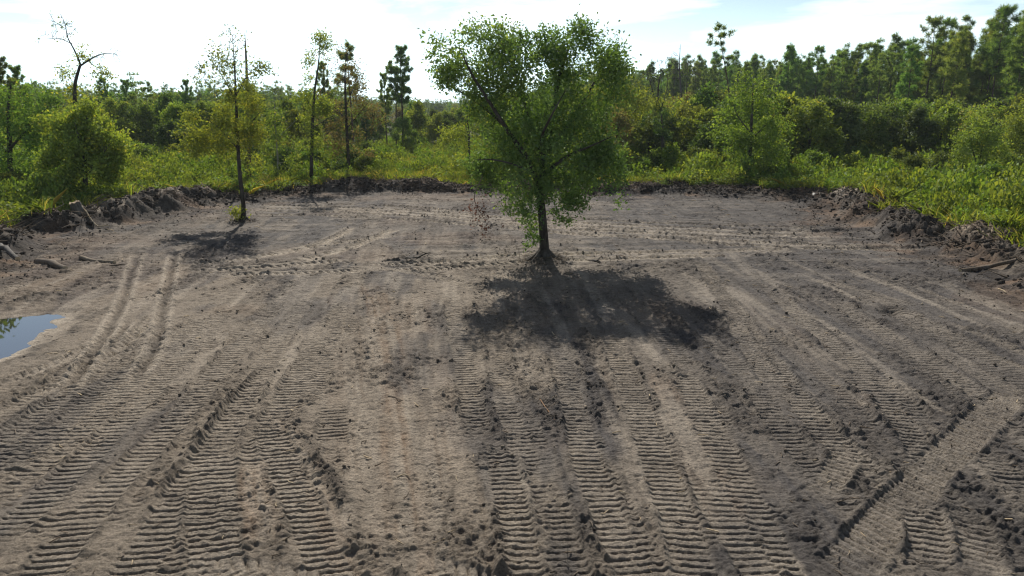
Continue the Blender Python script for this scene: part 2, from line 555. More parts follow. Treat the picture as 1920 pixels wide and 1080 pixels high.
Dn = np.full(X.shape, 50.0)
Dn[FINE] = poly_dist(X[FINE], Yv[FINE])
Z = 0.16 * (fbm(X * 0.11, Yv * 0.11, 3, 3) - 0.5)
lum = fbm(X * 1.3, Yv * 1.3, 12, 4)
crumb_mask = sst(0.42, 0.66, fbm(X * 0.8 + 9, Yv * 0.4, 77, 4))
fine = fbm(X * 7.0, Yv * 7.0, 31, 3, 0.6)
stre = fbm((X + 0.06 * Yv) * 5.0, Yv * 0.22, 57, 3)
fine2 = fbm(X * 15.0, Yv * 15.0, 37, 2, 0.6)
rough_h = 0.07 * (lum - 0.5) + (0.03 + 0.045 * crumb_mask) * (fine - 0.45) + (0.015 + 0.03 * crumb_mask) * (fine2 - 0.5) + 0.05 * (stre - 0.5)
A_dark = 0.42 * crumb_mask * sst(0.3, 0.6, fine)
A_pale = np.zeros_like(X); A_rust = np.zeros_like(X)
A_crumb = 0.22 * crumb_mask
cl = fbm(X * 2.6, Yv * 2.6, 141, 5, 0.66)
clod = sst(0.50, 0.62, cl)
clod_far = sst(0.50, 0.60, fbm(X * 1.1, Yv * 1.1, 143, 4, 0.62)) * sst(18, 32, Yv)
clod_p = np.clip(clod * (0.25 + 0.75 * crumb_mask), 0, 1)
rough_h = rough_h + 0.026 * clod_p * (0.3 + fine) + 0.022 * clod_far * (0.2 + fine)
A_dark = np.maximum(A_dark, 0.5 * clod_p); A_dark = np.maximum(A_dark, 0.28 * clod_far)
A_crumb = np.maximum(A_crumb, 0.5 * clod_p)
# faint cross scrapes of the blade all over the rear field
scr = sst(0.54, 0.66, fbm(X * 0.35, (Yv - 0.06 * X) * 2.6, 151, 4, 0.6)) * sst(24, 34, Yv)
rough_h -= 0.05 * scr; A_dark = np.maximum(A_dark, 0.3 * scr)
A_pale = np.maximum(A_pale, 0.25 * sst(0.54, 0.68, fbm(X * 0.3, (Yv + 0.03 * X) * 1.5, 153, 4, 0.6)) * sst(22, 32, Yv))
A_pale = np.maximum(A_pale, 0.5 * sst(0.52, 0.70, fbm((X + 0.06 * Yv) * 2.2, Yv * 0.16, 155, 3)) * (0.3 + 0.7 * sst(38, 24, Yv)))
A_dark = np.maximum(A_dark, 0.4 * sst(0.55, 0.70, fbm((X + 0.06 * Yv) * 2.8, Yv * 0.22, 157, 4)))
crumbs = (0.030 * sst(0.56, 0.63, fbm(X * 13.0, Yv * 13.0, 161, 2)) * sst(30, 22, Yv)
          + 0.050 * sst(0.58, 0.64, fbm(X * 5.5, Yv * 5.5, 163, 3)) + 0.04 * sst(0.60, 0.66, fbm(X * 2.4, Yv * 2.4, 165, 3)) * sst(20, 34, Yv))
crumbs *= (0.35 + 0.5 * crumb_mask) * (0.5 + fine)
rough_h = rough_h + crumbs
T_h = rough_h.copy()
T_bars = np.zeros_like(X)


def rows_between(y0, y1):
    return max(0, np.searchsorted(RY, y0) - 1), min(NR, np.searchsorted(RY, y1) + 1)


def track_coords(pts, wid):
    """for the vertices near a line: index, distance along, signed distance across"""
    L = np.concatenate([[0], np.cumsum(np.linalg.norm(np.diff(pts, axis=0), axis=1))])
    r0, r1 = rows_between(pts[:, 1].min() - wid, pts[:, 1].max() + wid)
    base = r0 * NC
    n = (r1 - r0) * NC
    bd = np.full(n, 1e9); bs = np.zeros(n); bo = np.zeros(n)
    for i in range(len(pts) - 1):
        a, b = pts[i], pts[i + 1]
        e = b - a; le = np.hypot(*e)
        if le < 1e-6: continue
        q0, q1 = rows_between(min(a[1], b[1]) - wid, max(a[1], b[1]) + wid)
        q0 = max(q0, r0); q1 = min(q1, r1)
        sl = slice(q0 * NC - base, q1 * NC - base)
        xs = X[q0 * NC:q1 * NC]; ys = Yv[q0 * NC:q1 * NC]
        k = np.nonzero((xs > min(a[0], b[0]) - wid) & (xs < max(a[0], b[0]) + wid))[0]
        if not len(k): continue
        px = xs[k] - a[0]; py = ys[k] - a[1]
        t = (px * e[0] + py * e[1]) / (le * le)
        tc = np.clip(t, 0, 1)
        if i == 0: tc = np.where(t < 0, t, tc)
        if i == len(pts) - 2: tc = np.where(t > 1, t, tc)
        o = (px * e[1] - py * e[0]) / le
        dd = np.hypot(px - np.clip(t, 0, 1) * e[0], py - np.clip(t, 0, 1) * e[1])
        kk = k + (q0 * NC - base)
        m = dd < bd[kk]
        kk = kk[m]
        bd[kk] = dd[m]; bs[kk] = L[i] + tc[m] * le; bo[kk] = o[m]
    sel = np.nonzero(bd < wid)[0]
    return sel + base, bs[sel], bo[sel], L[-1]


TK = [0]


def track(px, kind='bars', w=0.56, depth=0.055, pitch=0.165, skew=0.0, fade=1.0, patch=0.5, pale=0.25, rust=0.0, dark=0.1):
    """a machine's mark on the ground along a line given by photograph pixels"""
    TK[0] += 1; sd = 100 + TK[0] * 7
    g = np.array([G(*p)[:2] for p in px])
    if px[-1][1] >= 1050: g = np.vstack([g, g[-1] + unit(g[-1] - g[-2]) * 2.2])
    ln = np.linalg.norm(np.diff(g, axis=0), axis=1).sum()
    pts = curve(g, max(8, int(ln / 0.4)))
    i, s, o, L = track_coords(pts, w * 0.5 + 0.5)
    if not len(i): return
    x, yy = X[i], Yv[i]
    hw = w * 0.5
    o = o + 0.05 * (vn(s * 1.6, o * 0, sd) - 0.5) + 0.05 * (fine[i] - 0.5)
    e = np.abs(o)
    end = sst(-0.05, 0.12 + fade, s) * (1 - sst(L - 0.12 - fade, L + 0.05, s))
    core = (1 - sst(hw - 0.035, hw + 0.035, e)) * end
    pm = np.clip(1 - patch + 1.3 * patch * sst(0.40, 0.62, fbm(x * 1.1, yy * 0.7, sd, 3)), 0, 1)
    if kind in ('bars', 'tyre'):
        ss = s + 0.018 * (vn(s * 2.2, o * 2.0, sd + 1) - 0.5) + 0.008 * (fine[i] - 0.5)
        if kind == 'bars':
            ph = (ss + skew * o) / pitch
        else:
            ph = (ss + 0.75 * np.abs(o)) / pitch + np.where(o > 0, 0.5, 0.0)
        jit = (vn(np.floor(ph), o * 1.2, sd + 3) - 0.5) * 0.22
        fr = ph - np.floor(ph) - 0.5 + jit
        wdt = 0.10 + 0.10 * vn(np.floor(ph) * 1.7, o * 4.0, sd + 6)
        sg = 1.0 if pts[-1, 1] < pts[0, 1] else -1.0
        fq = fr * sg
        gro = sst(-0.20, -0.12, fq) * (1 - sst(-0.06, 0.9 * wdt + 0.04, fq))
        brk = sst(0.15, 0.62, vn(np.floor(ph) * 3.7, o * 4.0, sd + 5) + 0.2)
        bh = 0.6 + 0.8 * vn(np.floor(ph) * 2.3, o * 2.0, sd + 8)
        h = -0.03 + 0.022 * (1 - gro) - 1.3 * depth * gro * pm * brk * bh + 0.03 * (lum[i] - 0.5) + 0.018 * (fine[i] - 0.5) + 0.010 * (fine2[i] - 0.5) + 0.45 * crumbs[i]
        core = core * np.clip(0.35 + pm, 0, 1)
        if kind == 'tyre':
            h = h - min(0.07, 0.5 * depth) * (1 - (o / hw) ** 2).clip(0, 1) - 0.4 * crumbs[i]
        T_h[i] = T_h[i] * (1 - core) + h * core
        A_pale[i] = A_pale[i] * (1 - core) + core * 1.5 * pale * np.clip(0.5 + 1.4 * (lum[i] - 0.3), 0, 1.2)
        A_crumb[i] *= (1 - 0.85 * core)
        A_dark[i] = A_dark[i] * (1 - 0.6 * core) + dark * core
        # thrown up edges
        ed = np.exp(-((e - hw - 0.06) / 0.055) ** 2) * end * sst(0.4, 0.62, fbm(x * 2.0, yy * 2.0, sd + 9, 2))
        T_h[i] += 0.05 * ed * (0.4 + fine[i])
        A_crumb[i] = np.maximum(A_crumb[i], 0.75 * ed); A_dark[i] = np.maximum(A_dark[i], 0.5 * ed)
    elif kind == 'smear':
        lines = fbm(o * 11.0, s * 0.3, sd, 3)
        h = -0.015 + 0.05 * (lines - 0.5) + 0.02 * (fine[i] - 0.5) + 0.014 * (fine2[i] - 0.5) + 1.15 * crumbs[i]
        core = sst(hw + 0.1, hw - 0.35 * hw, e + 0.5 * hw * (fbm(x * 1.5, yy * 0.4, sd + 2, 3) - 0.5)) * end
        c = core * pm
        T_h[i] = T_h[i] * (1 - c) + h * c
        A_pale[i] = A_pale[i] * (1 - c) + c * pale * sst(0.25, 0.7, lines)
        A_rust[i] = A_rust[i] * (1 - c) + c * rust * sst(0.35, 0.65, fbm(o * 4.0, s * 0.25, sd + 4, 3))
        A_crumb[i] *= (1 - 0.5 * c); A_dark[i] *= (1 - 0.35 * c)
    elif kind == 'rut':
        h = -depth * np.exp(-(o / (0.22 * w)) ** 2) + 0.55 * depth * np.exp(-((e - 0.52 * w) / (0.2 * w)) ** 2)
        c = sst(hw + 0.25, hw, e) * end
        h = h + 0.8 * crumbs[i] + 0.05 * (fine[i] - 0.5)
        T_h[i] = T_h[i] * (1 - 0.7 * c) + h * c * (0.75 + 0.5 * pm) + 0.012 * (fine[i] - 0.5) * c
        A_pale[i] = A_pale[i] * (1 - c) + c * pale * np.exp(-((e - 0.5 * w) / (0.25 * w)) ** 2)
        A_dark[i] = np.maximum(A_dark[i] * (1 - 0.5 * c), c * 0.6 * np.exp(-(o / (0.15 * w)) ** 2))
        A_crumb[i] *= (1 - 0.6 * c)
    elif kind == 'spill':
        lumpy = 0.45 + 1.3 * fbm(x * 4.0, yy * 4.0, sd, 3, 0.65) + 0.9 * (fine[i] - 0.5)
        c = np.exp(-(o / (0.5 * hw)) ** 2) * end * np.clip(0.25 + 1.5 * (pm - 0.3), 0.1, 1)
        T_h[i] += depth * c * lumpy
        A_crumb[i] = np.maximum(A_crumb[i], c); A_dark[i] = np.maximum(A_dark[i], dark * c)
        A_pale[i] *= (1 - c)


# older marks first, the newest last
# far cross traffic (wheeled machine)
BAND = [(455, 389), (600, 391), (760, 398), (900, 409), (1100, 424), (1300, 433), (1450, 438), (1580, 441)]
track(BAND, 'smear', 3.4, pale=0.85, patch=0.15, fade=2.0)
track([(1020, 432), (1200, 442), (1400, 455), (1560, 460), (1740, 461)], 'smear', 2.2, pale=0.8, patch=0.15, fade=2.0)
track([(690, 500), (820, 494), (1000, 483), (1250, 476), (1500, 468)], 'smear', 1.3, pale=0.8, patch=0.2)
for o_ in (-9, -4, 1, 6, 12):
    track([(p[0], p[1] + o_ * (1 + (p[0] - 455) / 2200)) for p in BAND], 'tyre', 0.62, 0.16, 0.36, patch=0.1, pale=0.6, fade=2.0)
for a in ([(1030, 428), (1200, 436), (1350, 449), (1500, 457), (1700, 460)], [(1040, 438), (1200, 446), (1350, 457), (1500, 464), (1740, 466)]):
    track(a, 'tyre', 0.62, 0.14, 0.34, patch=0.15, pale=0.66)
    track([(p[0], p[1] - 5) for p in a], 'spill', 0.14, 0.05, dark=0.7)
for a in ([(340, 498), (440, 488), (560, 470), (640, 455), (760, 440)],
          [(350, 510), (480, 502), (600, 492), (690, 490)],
          [(400, 515), (520, 513), (640, 509), (690, 506)],
          [(690, 497), (820, 490), (1000, 478), (1250, 472), (1500, 466)],
          [(690, 506), (820, 502), (1000, 490), (1250, 482), (1420, 478)],
          [(500, 478), (590, 462), (640, 440), (660, 425)],
          [(540, 492), (640, 470), (700, 448), (740, 430)]):
    track(a, 'smear', 1.0, pale=0.8, patch=0.1)
    track(a, 'tyre', 0.56, 0.12, 0.30, patch=0.1, pale=0.75)
    track([(p[0], p[1] - 5) for p in a], 'spill', 0.14, 0.045, dark=0.8)
track([(690, 500), (770, 510), (840, 524), (900, 545)], 'bars', 0.5, 0.05, 0.16, pale=0.4)
track([(890, 512), (960, 518), (1010, 530)], 'bars', 0.5, 0.05, 0.16, pale=0.4)
track([(700, 492), (820, 486), (990, 483)], 'spill', 0.3, 0.05, dark=0.9)
track([(620, 500), (760, 497), (900, 497)], 'spill', 0.22, 0.04, dark=0.85)
track([(1360, 434), (1500, 433), (1600, 430)], 'spill', 0.3, 0.10, dark=0.8)
track([(1600, 463), (1700, 462), (1760, 470)], 'spill', 0.35, 0.10, dark=0.8)

# long graded lanes running away from the camera: smooth, dragged soil
for a, wd, ru in (([(700, 525), (722, 680), (745, 860), (770, 1080)], 1.4, 0.55),
              ([(630, 545), (640, 700), (650, 860), (640, 980)], 1.3, 0.2),
              ([(780, 540), (800, 680), (830, 860), (850, 1040)], 1.2, 0.25),
              ([(1365, 470), (1440, 540), (1560, 640), (1640, 700)], 0.7, 0.0),
              ([(1400, 560), (1500, 650), (1600, 740), (1660, 800)], 0.9, 0.15),
              ([(1120, 640), (1175, 800), (1215, 930), (1260, 1080)], 0.6, 0.1),
              ([(1230, 690), (1290, 820), (1350, 930), (1400, 1030)], 0.7, 0.45),
              ([(470, 620), (400, 680), (330, 760), (220, 880), (60, 1040)], 0.8, 0.15),
              ([(330, 660), (210, 780), (80, 900), (0, 980)], 0.6, 0.1),
              ([(900, 840), (925, 960), (940, 1080)], 0.5, 0.2)):
    track(a, 'smear', wd, patch=0.7, pale=0.42, rust=ru)

# faint older passes between the clear ones
rngt = np.random.default_rng(2)
LA = np.array([(660, 560), (640, 700), (600, 860), (560, 1090)], float); LB = np.array([(200, 660), (60, 760), (-120, 860), (-300, 990)], float)
RA = np.array([(900, 560), (950, 700), (1000, 860), (1060, 1090)], float); RB = np.array([(1640, 520), (1900, 640), (2100, 760), (2400, 900)], float)
for i_, f_ in enumerate(np.linspace(0, 1, 8)):
    track([tuple(p) for p in LA + (LB - LA) * f_ + rngt.normal(size=(4, 2)) * 8], 'bars', 0.6, 0.04, 0.165, patch=0.9, pale=0.15)
for i_, f_ in enumerate(np.linspace(0, 1, 10)):
    track([tuple(p) for p in RA + (RB - RA) * f_ + rngt.normal(size=(4, 2)) * 8], 'bars', 0.58, 0.04, 0.165, patch=0.9, pale=0.15)

# crawler tracks, left field
for a, wd, dp in (([(575, 560), (515, 650), (450, 770), (360, 900), (250, 1080)], 0.62, 0.055),
              ([(525, 560), (430, 670), (320, 800), (190, 940), (80, 1080)], 0.62, 0.06),
              ([(440, 570), (350, 660), (230, 790), (90, 930), (-30, 1040)], 0.60, 0.06),
              ([(380, 590), (280, 690), (150, 810), (0, 940)], 0.6, 0.055),
              ([(300, 640), (200, 730), (80, 830), (-30, 910)], 0.55, 0.05),
              ([(240, 650), (140, 730), (30, 810), (-60, 870)], 0.5, 0.045),
              ([(150, 690), (70, 740), (-20, 790)], 0.5, 0.045),
              ([(640, 560), (610, 680), (570, 760)], 0.5, 0.05),
              ([(600, 620), (540, 740), (480, 850), (440, 930)], 0.6, 0.06)):
    track(a, 'bars', wd, dp, 0.165, patch=0.45, pale=0.32)
track([(240, 600), (160, 655), (60, 700), (-20, 730)], 'tyre', 0.42, 0.10, 0.24, pale=0.5)
track([(120, 545), (60, 560), (0, 570)], 'tyre', 0.5, 0.12, 0.28, pale=0.4)
track([(330, 560), (240, 640), (150, 700), (60, 750)], 'tyre', 0.4, 0.07, 0.24, pale=0.5, patch=0.6)
track([(258, 478), (240, 540), (215, 600), (170, 670), (120, 735)], 'rut', 0.5, 0.07, pale=0.7)
track([(328, 475), (315, 540), (305, 590), (290, 650), (250, 720)], 'rut', 0.5, 0.07, pale=0.7)
track([(240, 600), (225, 630), (205, 650)], 'rut', 0.35, 0.08, pale=0.8)
track([(330, 660), (410, 660)], 'spill', 0.2, 0.07, dark=0.7)

# crawler tracks, middle and right field
for a, wd, dp, pa in (([(845, 555), (862, 640), (882, 740), (900, 830)], 0.56, 0.065, 0.15),
                  ([(930, 820), (950, 900), (968, 1000), (985, 1090)], 0.52, 0.07, 0.15),
                  ([(930, 680), (950, 760), (980, 850), (1000, 890)], 0.5, 0.04, 0.6),
                  ([(1050, 655), (1075, 760), (1105, 880), (1150, 1000), (1190, 1080)], 0.56, 0.05, 0.25),
                  ([(1140, 615), (1180, 720), (1225, 840), (1275, 980), (1310, 1090)], 0.62, 0.065, 0.1),
                  ([(1275, 690), (1320, 780), (1375, 890), (1435, 1010), (1470, 1090)], 0.6, 0.07, 0.35),
                  ([(1310, 880), (1350, 960), (1410, 1050), (1440, 1090)], 0.6, 0.05, 0.3),
                  ([(1310, 490), (1380, 590), (1460, 700), (1550, 810), (1640, 905)], 0.62, 0.075, 0.15),
                  ([(1370, 600), (1420, 680), (1490, 770)], 0.5, 0.05, 0.6),
                  ([(1440, 540), (1550, 640), (1650, 720), (1760, 810)], 0.6, 0.06, 0.4),
                  ([(1500, 520), (1600, 540), (1720, 580)], 0.55, 0.05, 0.5),
                  ([(1560, 560), (1680, 640), (1790, 710), (1880, 770)], 0.6, 0.05, 0.5),
                  ([(1640, 560), (1760, 620), (1880, 680), (1960, 720)], 0.6, 0.045, 0.5),
                  ([(1570, 690), (1660, 755), (1720, 830), (1760, 900)], 0.55, 0.06, 0.4),
                  ([(1600, 820), (1560, 900), (1500, 940)], 0.5, 0.03, 0.6),
                  ([(1730, 640), (1830, 700), (1940, 760)], 0.6, 0.04, 0.6),
                  ([(1830, 830), (1900, 900), (1960, 960)], 0.6, 0.05, 0.4),
                  ([(1690, 600), (1800, 650), (1920, 700)], 0.6, 0.04, 0.5)):
    track(a, 'bars', wd, dp, 0.165, patch=pa, pale=0.34, skew=0.05)
track([(1830, 790), (1880, 815), (1960, 850)], 'tyre', 0.7, 0.06, 0.22, pale=0.3)
# the newest: a crawler that crossed at the lower right, with a sharp shoulder
track([(1560, 1100), (1640, 1000), (1730, 900), (1830, 800), (1920, 720)], 'bars', 0.72, 0.045, 0.165, pale=0.35, patch=0.2, skew=0.25)
track([(1545, 1025), (1640, 932), (1740, 835), (1835, 742)], 'spill', 0.14, 0.034, dark=0.6)
track([(1745, 1090), (1738, 1000), (1728, 925)], 'bars', 0.62, 0.06, 0.165, pale=0.4, patch=0.15, skew=-0.2)
track([(1690, 1080), (1694, 1000), (1697, 930)], 'spill', 0.12, 0.08, dark=0.6)
track([(1850, 1090), (1830, 1000), (1800, 930)], 'bars', 0.55, 0.05, 0.165, pale=0.35, patch=0.4)
# lower left: turning marks
track([(515, 770), (560, 860), (610, 970), (650, 1090)], 'smear', 0.34, pale=0.6, rust=0.5, patch=0.1)
track([(495, 790), (530, 870), (575, 970), (625, 1090)], 'bars', 0.58, 0.08, 0.165, pale=0.4, patch=0.1, skew=0.28)
track([(470, 850), (480, 940), (500, 1040)], 'smear', 0.5, pale=0.7, rust=0.95, patch=0.1)
track([(400, 830), (395, 930), (400, 1020), (410, 1090)], 'bars', 0.75, 0.055, 0.17, pale=0.45, patch=0.2, skew=0.22)
track([(330, 1062), (400, 1066), (480, 1072), (560, 1088)], 'tyre', 0.5, 0.035, 0.2, pale=0.5)
track([(730, 1052), (800, 1062), (870, 1085)], 'tyre', 0.5, 0.035, 0.2, pale=0.4)
track([(560, 800), (600, 870), (650, 940), (690, 990)], 'spill', 0.62, 0.11, dark=0.75)
track([(500, 680), (440, 740), (380, 820), (320, 900), (270, 960)], 'spill', 0.3, 0.10, dark=0.7)
track([(880, 830), (900, 900), (930, 990), (940, 1080)], 'spill', 0.45, 0.05, dark=0.5)
track([(1110, 690), (1150, 760), (1170, 820)], 'spill', 0.5, 0.06, dark=0.65)
track([(980, 735), (1040, 728), (1070, 735)], 'spill', 0.3, 0.10, dark=0.75)
track([(1250, 800), (1290, 830)], 'spill', 0.5, 0.10, dark=0.8)
track([(610, 1000), (690, 1040), (740, 1080)], 'spill', 0.5, 0.06, dark=0.5)
track([(1620, 720), (1650, 780), (1700, 830)], 'spill', 0.4, 0.07, dark=0.6)

inside = 1 - sst(-0.6, 0.6, Dn)
BH, BP = np.zeros_like(X), np.zeros_like(X)
BH[FINE], BP[FINE] = berm_h(X[FINE], Yv[FINE], Dn[FINE])
BH = BH * (1 - .28 * sst(48, 56, Yv))
bm = BP * near
Z = Z * np.where(FINE, 1, sst(400, 75, Yv)) + T_h * inside * near + BH * near
# churned strip at the foot of the berm
foot = sst(-3.2 - 2.0 * sst(50, 42, Yv), -0.3, Dn + 2.2 * (lum - 0.5)) * (1 - sst(0.3, 1.5, Dn)) * near
Z += foot * (0.16 * (fbm(X * 2.3, Yv * 2.3, 63, 4, 0.6) - 0.42))
# soil heap round the big tree's foot and the other two
TREE_OAK = G(1020, 487); TREE_SEC = G(457, 416); TREE_THIRD = G(583, 353)
for c_, rr, hh in ((TREE_OAK, 0.9, 0.26), (TREE_SEC, 0.75, 0.16), (TREE_THIRD, 0.8, 0.2)):
    r_ = np.hypot(X - c_[0], (Yv - c_[1]) * 0.9)
    b_ = np.exp(-(r_ / rr) ** 2)
    Z += hh * b_ * (0.75 + 0.9 * (lum - 0.4))
    A_crumb = np.maximum(A_crumb, 0.9 * np.exp(-(r_ / (1.25 * rr)) ** 2)); A_dark = np.maximum(A_dark, 0.95 * np.exp(-(r_ / (1.2 * rr)) ** 4))
# dark hole in the right field, dark hummock by the puddle
for (cx, cy), rr, hh in ((G(1667, 585)[:2], 0.32, -0.20), (G(1665, 578)[:2], 0.5, 0.05), (G(75, 560)[:2], 0.8, 0.22), (G(1120, 722)[:2], 0.25, -0.1), (G(1485, 470)[:2], 0.35, 0.16)):
    b_ = np.exp(-(((X - cx) / rr) ** 2 + ((Yv - cy) / (rr * 0.9)) ** 2))
    Z += hh * b_ * (0.6 + 0.9 * lum)
    A_dark = np.maximum(A_dark, 0.8 * b_); A_crumb = np.maximum(A_crumb, 0.5 * b_)
# puddle hollow
PUD = np.array([G(*p)[:2] for p in [(112, 586), (104, 603), (78, 625), (50, 640), (10, 660), (-60, 690), (-150, 690), (-200, 640), (-140, 600), (-30, 592), (40, 588), (90, 583)]])
WATER_Z = -0.10


def pudd(x, y):
    best = np.full(x.shape, 1e9); ins = np.zeros(x.shape, bool)
    for i in range(len(PUD)):
        ax, ay = PUD[i]; bx, by = PUD[(i + 1) % len(PUD)]
        ex, ey = bx - ax, by - ay
        t = np.clip(((x - ax) * ex + (y - ay) * ey) / (ex * ex + ey * ey), 0, 1)
        best = np.minimum(best, np.hypot(x - ax - t * ex, y - ay - t * ey))
        c = (ay > y) != (by > y)
        ins ^= c & (x < (bx - ax) * (y - ay) / (by - ay + 1e-12) + ax)
    return np.where(ins, -best, best)


k_ = np.nonzero((X < -9) & (Yv > 14) & (Yv < 28))[0]
pd_ = pudd(X[k_], Yv[k_]) + 0.9 * (fbm(X[k_] * 1.5, Yv[k_] * 1.5, 91, 4, 0.6) - 0.5)
zt = WATER_Z + np.where(pd_ > 0, 0.10 * np.minimum(pd_, 1.5), 0.13 * np.maximum(pd_, -1.0))
bl = sst(1.1, 0.15, pd_)
Z[k_] = Z[k_] * (1 - bl) + (zt + 0.012 * (lum[k_] - 0.5)) * bl
# only the hollow itself may dip under the water level
Z[k_] = np.where((pd_ > 0.05) & (pd_ < 2.5), np.maximum(Z[k_], WATER_Z + 0.02), Z[k_])
rim = np.exp(-((pd_ - 0.14) / 0.24) ** 2)
A_pale[k_] = np.maximum(A_pale[k_], rim * sst(0.3, 0.6, lum[k_])); A_dark[k_] *= 1 - rim
A_dark[k_] = np.maximum(A_dark[k_], 0.7 * np.exp(-((pd_ - 0.75) / 0.3) ** 2) * sst(0.4, 0.6, lum[k_])); A_crumb[k_] *= 1 - bl

# soil colours: dark organic berm, pale sand caps; vignette darkening painted in on the right
vignette_r = sst(0.0, 10.0, X - 0.10 * (Yv - 20) + 6 * (fbm(X * 0.16, Yv * 0.16, 71, 3) - 0.5)) * inside
A_grey = np.clip(0.92 * vignette_r + 0.62 * sst(26, 36, Yv) * np.clip(1 - 1.6 * A_pale, 0, 1) + 0.75 * sst(0.50, 0.64, fbm((X + .06 * Yv) * 0.75, Yv * 0.22, 73, 4)) * inside, 0, 1)
bd_mask = sst(0.02, 0.3, bm)
A_dark = np.maximum(A_dark * inside, bd_mask * (0.62 + 0.38 * sst(0.4, 0.65, lum)))
A_dark = np.maximum(A_dark, foot * (0.25 + 0.7 * sst(0.42, 0.62, fbm(X * 1.1, Yv * 1.1, 83, 3))))
cap = bd_mask * sst(0.52, 0.66, fbm(X * 0.33, Yv * 0.33, 85, 3)) * sst(0.55, 1.0, BH)
A_dark = A_dark * (1 - 0.75 * cap)
A_pale = np.maximum(A_pale * inside, 0.5 * cap)
A_rust = np.maximum(A_rust * inside, 0.8 * (foot + bd_mask) * sst(0.45, 0.65, fbm(X * 0.5, Yv * 0.5, 87, 3)))
A_rust = np.maximum(A_rust, 0.30 * inside * sst(0.55, 0.75, fbm(X * 0.22, Yv * 0.22, 89, 3)) * (1 - vignette_r))
# left rear corner: ochre churned earth
och = np.exp(-(((X + 18) / 5.0) ** 2 + ((Yv - 28) / 5.0) ** 2)) * inside
A_rust = np.maximum(A_rust, 0.35 * och); A_crumb = np.maximum(A_crumb, 0.3 * och)
litter = np.where(FINE, sst(3.6, 5.2, Dn), 1.0)
A_crumb = np.maximum(A_crumb, foot * 0.8) * inside

gi = np.arange(NR * NC).reshape(NR, NC)
quads = np.stack([gi[:-1, :-1], gi[:-1, 1:], gi[1:, 1:], gi[1:, :-1]], axis=-1).reshape(-1, 4)
V = np.stack([X, Yv, Z], axis=1)
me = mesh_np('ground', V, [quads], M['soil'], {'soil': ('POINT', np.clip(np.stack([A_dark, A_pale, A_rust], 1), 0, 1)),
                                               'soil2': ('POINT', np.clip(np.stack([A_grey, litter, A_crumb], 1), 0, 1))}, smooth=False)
ground = tag(link('ground', me), 'bare graded soil of the clearing printed with crawler tracks', 'ground', kind='structure')


def gz(x, y):
    """height of the ground sheet at a point (bilinear)"""
    x = np.atleast_1d(np.asarray(x, float)); y = np.atleast_1d(np.asarray(y, float))
    r = np.clip(np.searchsorted(RY, y) - 1, 0, NR - 2)
    f = np.clip((y - RY[r]) / (RY[r + 1] - RY[r]), 0, 1)
    out = np.zeros(x.shape)
    for rr, ww in ((r, 1 - f), (r + 1, f)):
        c = np.clip(np.interp(x / HALF[rr], U, np.arange(NC)), 0, NC - 1.001)
        ci = c.astype(int); cf = c - ci
        zr = Z.reshape(NR, NC)
        out += ww * (zr[rr, ci] * (1 - cf) + zr[rr, ci + 1] * cf)
    return out


# puddle
pp = curve(np.vstack([PUD, PUD[:1]]), 80)[:-1]
ctr = pp.mean(0)
pp = ctr + (pp - ctr) * 1.18
me = mesh_np('puddle', np.vstack([[[*ctr, WATER_Z]], np.column_stack([pp, np.full(len(pp), WATER_Z)])]),
             [np.array([[0, 1 + i, 1 + (i + 1) % len(pp)] for i in range(len(pp))])], M['water'])
tag(link('puddle', me), 'shallow puddle reflecting blue sky and trees at the left edge', 'puddle', kind='structure')

# ------------------------------------------------------------------ foliage builders
def leaf_quads(rng, C, size, asp=0.5, up=0.5, out=None, cv=None):
    """leaf-shaped quads at points C"""
    n = len(C)
    s = size * rng.uniform(0.65, 1.3, n)[:, None]
    d = rng.normal(size=(n, 3))
    if out is not None: d = d + 0.9 * out
    d = unit(d)
    nn = unit(rng.normal(size=(n, 3)) + np.array([0, 0, up]))
    w = unit(np.cross(nn, d)) * s * asp * 0.5
    nn = np.cross(d, w)
    nn = unit(nn) * s * 0.10
    a = C - d * s * 0.5; b = C + d * s * 0.5
    V = np.stack([a, C + w + nn, b, C - w + nn], axis=1).reshape(-1, 3)
    Q = np.arange(4 * n).reshape(-1, 4)
    var = rng.uniform(0, 1, n)
    if cv is not None: var = np.clip(0.45 * var + 0.55 * cv, 0, 1)
    return V, Q, var


def sample_lobes(rng, lobes, n, clump=7):
    """points in ellipsoids (centre, radii, weight), denser towards the outside"""
    w = np.array([l[2] for l in lobes], float); w /= w.sum()
    pts = []
    for (c, r, _), k in zip(lobes, rng.multinomial(n, w)):
        kc = max(min(k, 4), k // clump)
        u = unit(rng.normal(size=(kc, 3)))
        rr = rng.uniform(0.05, 1, kc) ** 0.42
        cc = np.asarray(c) + u * rr[:, None] * np.asarray(r) * (1 + 0.14 * rng.normal(size=(kc, 1)))
        pts.append(cc[rng.integers(0, kc, k)] + rng.normal(size=(k, 3)) * np.mean(r) * 0.17)
    return np.concatenate(pts)


